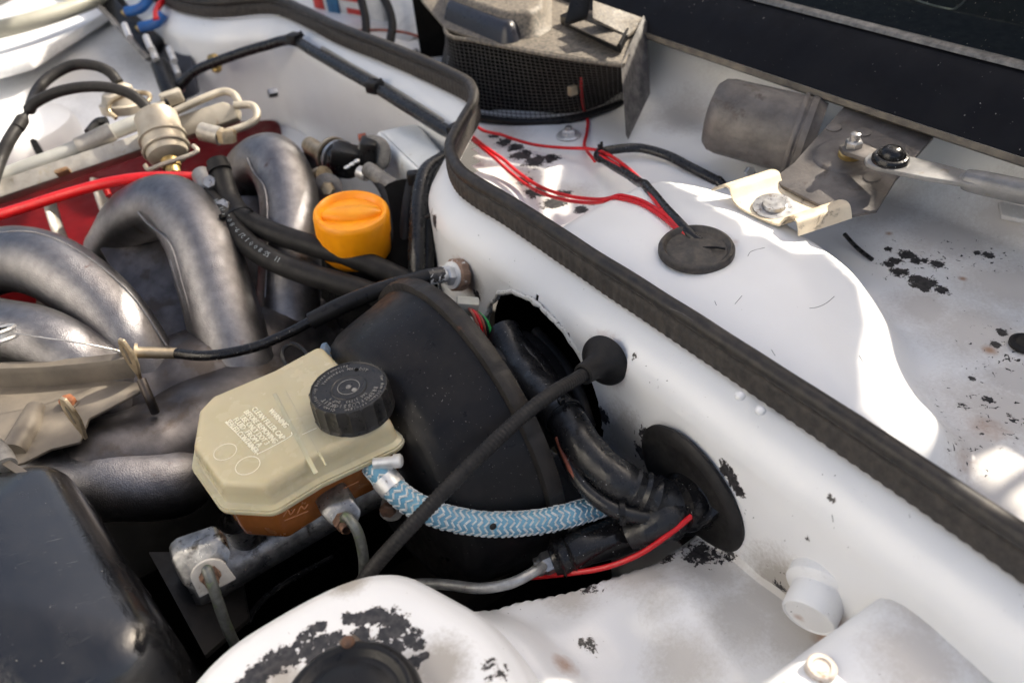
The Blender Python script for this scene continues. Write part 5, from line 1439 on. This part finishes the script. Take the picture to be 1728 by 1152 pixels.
MB().prism(s1, V(0, 0, .012), bev=.002).build('slot_frame', M['black_plastic'], hbw)
MB().prism(dz([(958, 42), (978, 34), (1050, 62), (1040, 80)], -.364), V(0, 0, .002), bev=.0008).build('slot_cover', M['dusty_black'], hbw)
MB().prism([D(952, 40, 1.03), D(965, -10, 1.02), D(1000, -10, 1.03), D(992, 28, 1.035)], FWD * .012, bev=.002).build('upright_post', M['black_plastic'], hbw)
# right hand flange plate hanging down to a point
MB().prism([D(1048, 108, 1.012), D(1085, 28, 1.10), D(1092, 40, 1.10), D(1096, 160, 1.09), D(1060, 236, 1.045), D(1056, 228, 1.04)], V(.004, .003, 0), bev=.001).build('side_flange', mat('side_flange', (.06, .055, .058), (.04, .037, .038), .5, vs=40, dust=.3), hbw)
MB().prism([D(1000, 0, 1.07), D(1085, 30, 1.10), D(1082, 42, 1.10), D(1060, 60, 1.06), D(1000, 30, 1.05)], V(0, 0, -.004), bev=.0012).build('flange_top', M['dusty_black'], hbw)

# ------------------------------------------------------------------ wiper motor, bracket and linkage
wm = thing('wiper_motor', 'grey cylindrical wiper motor on a rusty plate bracket with a corrugated sunlit foot', 'wiper motor', PZ(1300, 260, -.47))
ca, cb = D(1196, 190, .955), D(1362, 232, .925)
wa = (cb - ca).normalized(); WL = (cb - ca).length
MB().lathe([(0, 0), (0, .020), (.003, .034), (.010, .0405), (.020, .0425), (WL * .9, .0435), (WL * .93, .0435), (WL * .94, .0450), (WL, .0450), (WL + .002, .043), (WL + .010, .040), (WL + .010, 0)], ca, wa, 56).build('motor_can', M['wiper'], wm, ang=40)
MB().lathe([(0, .046), (.0025, .0465), (.005, .046)], ca + wa * (WL * .86), wa, 56).build('can_band', M['wiper'], wm)
MB().box(D(1366, 172, .92), (.012, .008, .006), lookrot(wa), bev=.001).build('brass_lug', M['brass'], wm)
MB().hexa(D(1264, 290, .90), V(-.4, -.8, .3), .006, .006).build('can_bolt', M['steel'], wm)
# bracket plate
bz = lambda x, y: -.395 if y < 230 else (-.405 if y < 290 else -.418)
zs_ = {}
pa_, pb_, pc_ = PZ(1433, 173, -.388), PZ(1575, 225, -.392), PZ(1400, 352, -.414)
PP = lambda x, y: plane_hit(x, y, pa_, pb_, pc_)
pn_ = (pb_ - pa_).cross(pc_ - pa_).normalized()
if pn_.z < 0: pn_ = -pn_
PL = [(1433, 170), (1500, 192), (1572, 216), (1576, 230), (1556, 252), (1512, 302), (1480, 354), (1440, 362), (1396, 352), (1318, 312), (1306, 300), (1340, 274)]
MB().prism([PP(*p) for p in PL], -pn_ * .004, bev=.0008).build('plate', M['wiper'], wm)
MB().lathe([(0, .031), (.0016, .029), (.0022, .026), (.0022, .0)], PP(1425, 262), pn_, 40).build('pressed_boss', M['wiper'], wm, ang=50)
# corrugated foot: sweep a wavy profile
wav = [(1200, 320, -.421), (1208, 315, -.4175), (1221, 312, -.4155), (1231, 317, -.4155), (1235, 330, -.4205), (1240, 341, -.4245), (1256, 354, -.4272), (1308, 377, -.4272), (1318, 373, -.4240), (1326, 366, -.4185), (1338, 367, -.4160), (1345, 374, -.4165), (1348, 386, -.4220), (1349, 398, -.4275)]
wav = [(x, y, z + .0065) for x, y, z in wav]
wp = catmull([PZ(*p) for p in wav], 4)
off = PZ(1412, 345, -.414) - PZ(1325, 372, -.417)
o2 = V(off.x, off.y, 0)
mb = MB()
rows = [[p + o2 * t + V(0, 0, .004 * t) for p in wp] for t in (0, .25, .5, .75, 1)]
n_ = len(wp)
mb.add([p for r_ in rows for p in r_], [(i * n_ + k, i * n_ + k + 1, (i + 1) * n_ + k + 1, (i + 1) * n_ + k) for i in range(4) for k in range(n_ - 1)])
mb.build('corrugated_foot', mat('foot_zinc', (.78, .66, .48), (.66, .54, .38), .5, metal=.15, vs=40, bump=.3, stain=((.2, .15, .1), .6, 40)), wm, thick=.0022)
MB().lathe([(0, 0), (0, .020), (.002, .020), (.0025, .012), (.006, .011), (.006, 0)], PZ(1306, 350, -.4195), V(-.1, -.1, 1), 28).build('foot_bolt', M['steel'], wm)
for px, py in ((1387, 268), (1407, 216), (1457, 224), (1472, 300)):
    MB().lathe([(-.003, 0), (-.003, .0085), (.0012, .0078), (.0020, .005), (.0022, 0)], PP(px, py), pn_, 20).build('rivet', M['wiper'], wm)
MB().lathe([(-.002, 0), (-.002, .0125), (.004, .0125), (.005, .010), (.010, .0095), (.010, 0)], PZ(1436, 262, -.400), V(-.15, -.2, 1), 24).build('drive_boss', M['brass'], wm)
wl = thing('wiper_linkage', 'flattened steel wiper link rod with a black ball joint on its crank arm', 'wiper linkage', PZ(1520, 275, -.40))
k0, k1 = PZ(1440, 248, -.383), PZ(1506, 272, -.380)
kd = (k1 - k0).normalized(); kp = kd.cross(V(0, 0, 1)).normalized()
MB().prism([k0 - kd * .012 + kp * .006, k0 - kd * .012 - kp * .006, k0 - kp * .013, k1 - kp * .010, k1 + kd * .008, k1 + kp * .010, k0 + kp * .013], V(0, 0, -.005), bev=.001).build('crank_arm', M['wiper'], wl)
MB().hexa(k0, V(0, 0, 1), .0085, .007).build('crank_nut', M['steel'], wl, ang=20)
MB().lathe([(0, .0048), (.014, .0048), (.015, .003), (.015, 0)], k0, V(0, 0, 1), 16).build('crank_stud', M['steel'], wl)
jc = PZ(1502, 271, -.372)
lx = (PZ(1728, 322, -.374) - jc); lx.z = 0; lx.normalize(); ly = V(-lx.y, lx.x, 0)
wd = [(-.021, .006), (-.017, .0125), (-.008, .0165), (.01, .0168), (.035, .0160), (.055, .0135), (.075, .0105), (.12, .0105), (.30, .0105)]
L_ = [jc + lx * a - ly * b for a, b in wd]; R_ = [jc + lx * a + ly * b for a, b in wd][::-1]
MB().prism(L_ + R_, V(0, 0, -.005), bev=.0015).build('link_plate', M['wiper_arm'], wl)
MB().tube([jc + lx * .060 + V(0, 0, -.003), jc + lx * .09 + V(0, 0, -.003), jc + lx * .3 + V(0, 0, -.003)], [.006, .0105, .0108], 18).build('link_tube', M['wiper_arm'], wl)
MB().lathe([(0, .0165), (.003, .0165), (.006, .0145), (.0065, .0125), (.004, .0110), (.008, .0105), (.012, .0085), (.014, .005), (.0145, 0)], jc, V(-.05, -.1, 1), 32).build('ball_joint', M['black_gloss'], wl)
t = thing('cowl_bracket', 'small white tab bracket at the right edge below the link rod', 'bracket', PZ(1705, 350, FZ_))
MB().prism([PZ(1685, 338, -.455), PZ(1740, 350, -.455), PZ(1740, 372, -.458), PZ(1708, 366, -.458), PZ(1690, 362, -.458)], V(0, 0, -.006), bev=.002).build('tab', cp, t)
t = thing('drain_grommet', 'small black rubber plug at the far right edge of the cowl floor', 'grommet', PZ(1728, 578, FZ_))
MB().lathe([(0, 0), (0, .013), (.003, .013), (.005, .010), (.003, .008), (.003, 0)], PZ(1730, 582, FZ_ + .001), V(0, 0, 1), 24).build('plug', M['rubber'], t)

# ------------------------------------------------------------------ far bulkhead things
fc = thing('far_loom', 'black cable clipped along the far white bulkhead panel below the seal', 'wiring loom', PZ(500, 75, -.46))
fpts = [(285, 170, 1.48), (308, 140, 1.46), (335, 117, 1.44), (400, 92, 1.41), (450, 77, 1.385), (492, 68, 1.36), (530, 88, 1.31), (580, 117, 1.25), (635, 148, 1.19), (690, 182, 1.13), (738, 212, 1.085), (764, 228, 1.06), (768, 245, 1.045), (764, 262, 1.03)]
MB().tube([D(*p) for p in fpts], .0085, 14).build('taped_trunk', M['black_tape'], fc)
MB().tube([D(x + 14, y - 6, d + .01) for x, y, d in fpts[6:11]], .0036, 8).build('ledge_highlight', M['cream'], fc)  # cream strip standing in for the highlight along the bulkhead ledge
for x, y, d in ((497, 66, 1.345), (632, 146, 1.185), (772, 222, 1.045)):
    c_ = MB().box(D(x, y, d), (.022, .020, .018), lookrot(V(.3, -.9, 0)), bev=.003).build('cable_clip', M['black_plastic'], fc)
    MB().tube([D(x + 2, y - 2, d), D(x + 14, y - 10, d)], .005, 8).build('clip_tongue', M['black_plastic'], c_)
t = thing('brass_stud', 'shiny brass stud behind the cable on the far bulkhead panel', 'stud', D(366, 108, 1.43))
MB().lathe([(0, 0), (0, .014), (.010, .014), (.012, .008), (.012, 0)], D(366, 104, 1.45), V(-.9, -.3, .1), 20).build('stud_head', M['brass'], t)
MB().sphere(D(366, 117, 1.44), .009, 12, 8, (1, 1, .7)).build('stud_tip', M['brass'], t)
t = thing('panel_stud', 'small dark bolt on the far white bulkhead panel', 'bolt', D(466, 156, 1.30))
MB().hexa(D(467, 156, 1.335), V(-.9, .1, .1), .008, .014).build('bolt', M['steel'], t)
# black insulation sheet and terminal cluster far left
ins = thing('insulation_sheet', 'dark grey sound insulation sheet standing at the far corner of the bay', 'insulation', D(285, 80, 1.6))
MB().prism([D(232, -20, 1.66), D(300, -25, 1.62), D(308, 20, 1.585), D(318, 80, 1.53), D(332, 160, 1.47), D(300, 175, 1.5), D(262, 100, 1.58)], V(.01, .01, 0), bev=.002).build('sheet', mat('insulation', (.06, .062, .075), (.045, .046, .055), .8, vs=20, bump=.5), ins)
ic = thing('ignition_module', 'black ignition module with blue terminals and steel fittings at the far corner', 'ignition module', D(220, 60, 1.6))
MB().prism([D(162, 12, 1.66), D(190, -5, 1.65), D(262, 70, 1.55), D(252, 95, 1.54), D(228, 82, 1.56)], V(.03, .03, -.01), bev=.004).build('module_shell', M['black_plastic'], ic)
MB().prism([D(160, 10, 1.64), D(168, 8, 1.64), D(250, 95, 1.52), D(244, 102, 1.52)], V(.01, .01, -.01), bev=.002).build('module_plate', M['grime_grey'], ic)
for a_, b_ in (((238, 14, 1.57), (214, 20, 1.58)), ((262, 40, 1.53), (238, 46, 1.54))):
    MB().tube([D(a_[0] + 14, a_[1] - 16, a_[2]), D(*a_), D(*b_)], .0095, 12).build('blue_terminal', M['blue_term'], ic)
    MB().tube([D(*b_), D(b_[0] - 6, b_[1] + 5, b_[2])], .007, 10).build('brass_end', M['brass'], ic)
for k, (x, y) in enumerate(((246, 62), (255, 80), (265, 100), (273, 125), (285, 82), (292, 105), (298, 130), (210, 42))):
    MB().tube([D(x, y, 1.5), D(x + 9, y + 22, 1.48)], .006, 8).build('steel_fitting', M['bright_steel'], ic)
MB().tube([D(270, 110, 1.5), D(285, 150, 1.46), D(300, 175, 1.44)], .016, 12).build('black_boot', M['black_plastic'], ic)
t = thing('red_cable', 'short blurred red cable rising from the far blue terminal', 'wire', D(268, 20, 1.52))
MB().tube([D(264, 34, 1.52), D(264, 20, 1.53), D(272, 5, 1.55), D(290, -15, 1.57)], .006, 10).build('insulation', M['red_wire'], t)
# red and white carton behind the seal with hoses
bt_ = thing('red_carton', 'red and white printed canister with a blue strap behind the seal at the top edge', 'canister', D(590, 20, 1.6))
q0 = D(520, -40, 1.62); qx = (D(680, 40, 1.52) - q0); qx.z = 0; qx.normalize()
qy = V(0, 0, 1); qn = qx.cross(qy)
if qn.dot(FWD) > 0: qn = -qn
W_ = .20
MB().box(q0 + qx * W_ * .5 - qn * .05 + V(0, 0, -.07), (W_, .1, .28), lookrot(qx), bev=.004).build('canister_body', M['label_white'], bt_)
k = 0
for (x0, y0_, x1, y1_) in ((.0, .0, .045, .03), (.085, -.005, .165, .012), (.085, -.034, .15, -.022), (.10, -.058, .16, -.048), (.145, -.02, .175, -.0), (.11, -.085, .17, -.07), (.0, -.06, .03, -.03)):
    MB().box(q0 + qx * (x0 + x1) / 2 + V(0, 0, (y0_ + y1_) / 2) + qn * .0012, (x1 - x0, .002, y1_ - y0_), lookrot(qx), bev=.0005).build('red_print', M['label_red'], bt_)
MB().box(q0 + qx * .062 + qn * .003 + V(0, 0, -.06), (.034, .004, .26), lookrot(qx), bev=.001).build('blue_strap', mat('blue_strap', (.03, .13, .25), (.02, .09, .19), .6, vs=50), bt_)
for lb, q in (('left black rubber drain hose standing before the red and white canister', [(604, -20, 1.48), (612, 10, 1.47), (617, 35, 1.46), (618, 70, 1.45)]), ('right black rubber drain hose curving down beside the canister', [(640, -15, 1.46), (655, 12, 1.45), (662, 40, 1.44), (660, 62, 1.43), (655, 85, 1.42)])):
    t = thing('drain_hose', lb, 'hose', D(*q[-1]), 'drain hoses')
    MB().tube([D(*p) for p in q], .0075, 12).build('rubber_hose', M['rubber'], t)
t = thing('thin_red_wire', 'thin faded red wire arching over the cowl floor behind the drain hoses', 'wire', D(680, 55, 1.42))
MB().tube([D(600, 52, 1.46), D(640, 51, 1.45), D(675, 54, 1.43), D(700, 60, 1.41), D(718, 70, 1.40)], .0026, 8).build('insulation', M['rustwire'], t)
wp_ = thing('upright_partition', 'pale upright panel with a black wedge between the drain hoses and the blower', 'panel', D(690, 20, 1.5))
MB().prism([D(650, -30, 1.55), D(698, -30, 1.52), D(712, 55, 1.45), D(660, 90, 1.46)], V(.008, .008, 0), bev=.001).build('pale_sheet', M['label_white'], wp_)
MB().prism([D(698, -20, 1.5), D(722, -20, 1.46), D(752, 46, 1.38), D(710, 56, 1.42)], V(.008, .008, 0), bev=.001).build('black_wedge', M['dark_cloth'], wp_)

dk = thing('pit_cable', 'thin dark cable hanging in the black gap behind the near suspension tower', 'cable', D(450, 1005, .72))
MB().tube([D(418, 1050, .69), D(428, 1030, .70), D(452, 1004, .72), D(495, 975, .76), D(560, 940, .80)], .0028, 8).build('sheath', M['black_gloss'], dk)
# ------------------------------------------------------------------ ground below the car
g = MB().grid(lambda u, v: V(u, v, -1.25), [-60, -10, -2, 2, 10, 60], [-60, -10, -2, 2, 10, 60]).build('ground', M['ground'], None, fix=False)
tag(g, None, kind='structure')
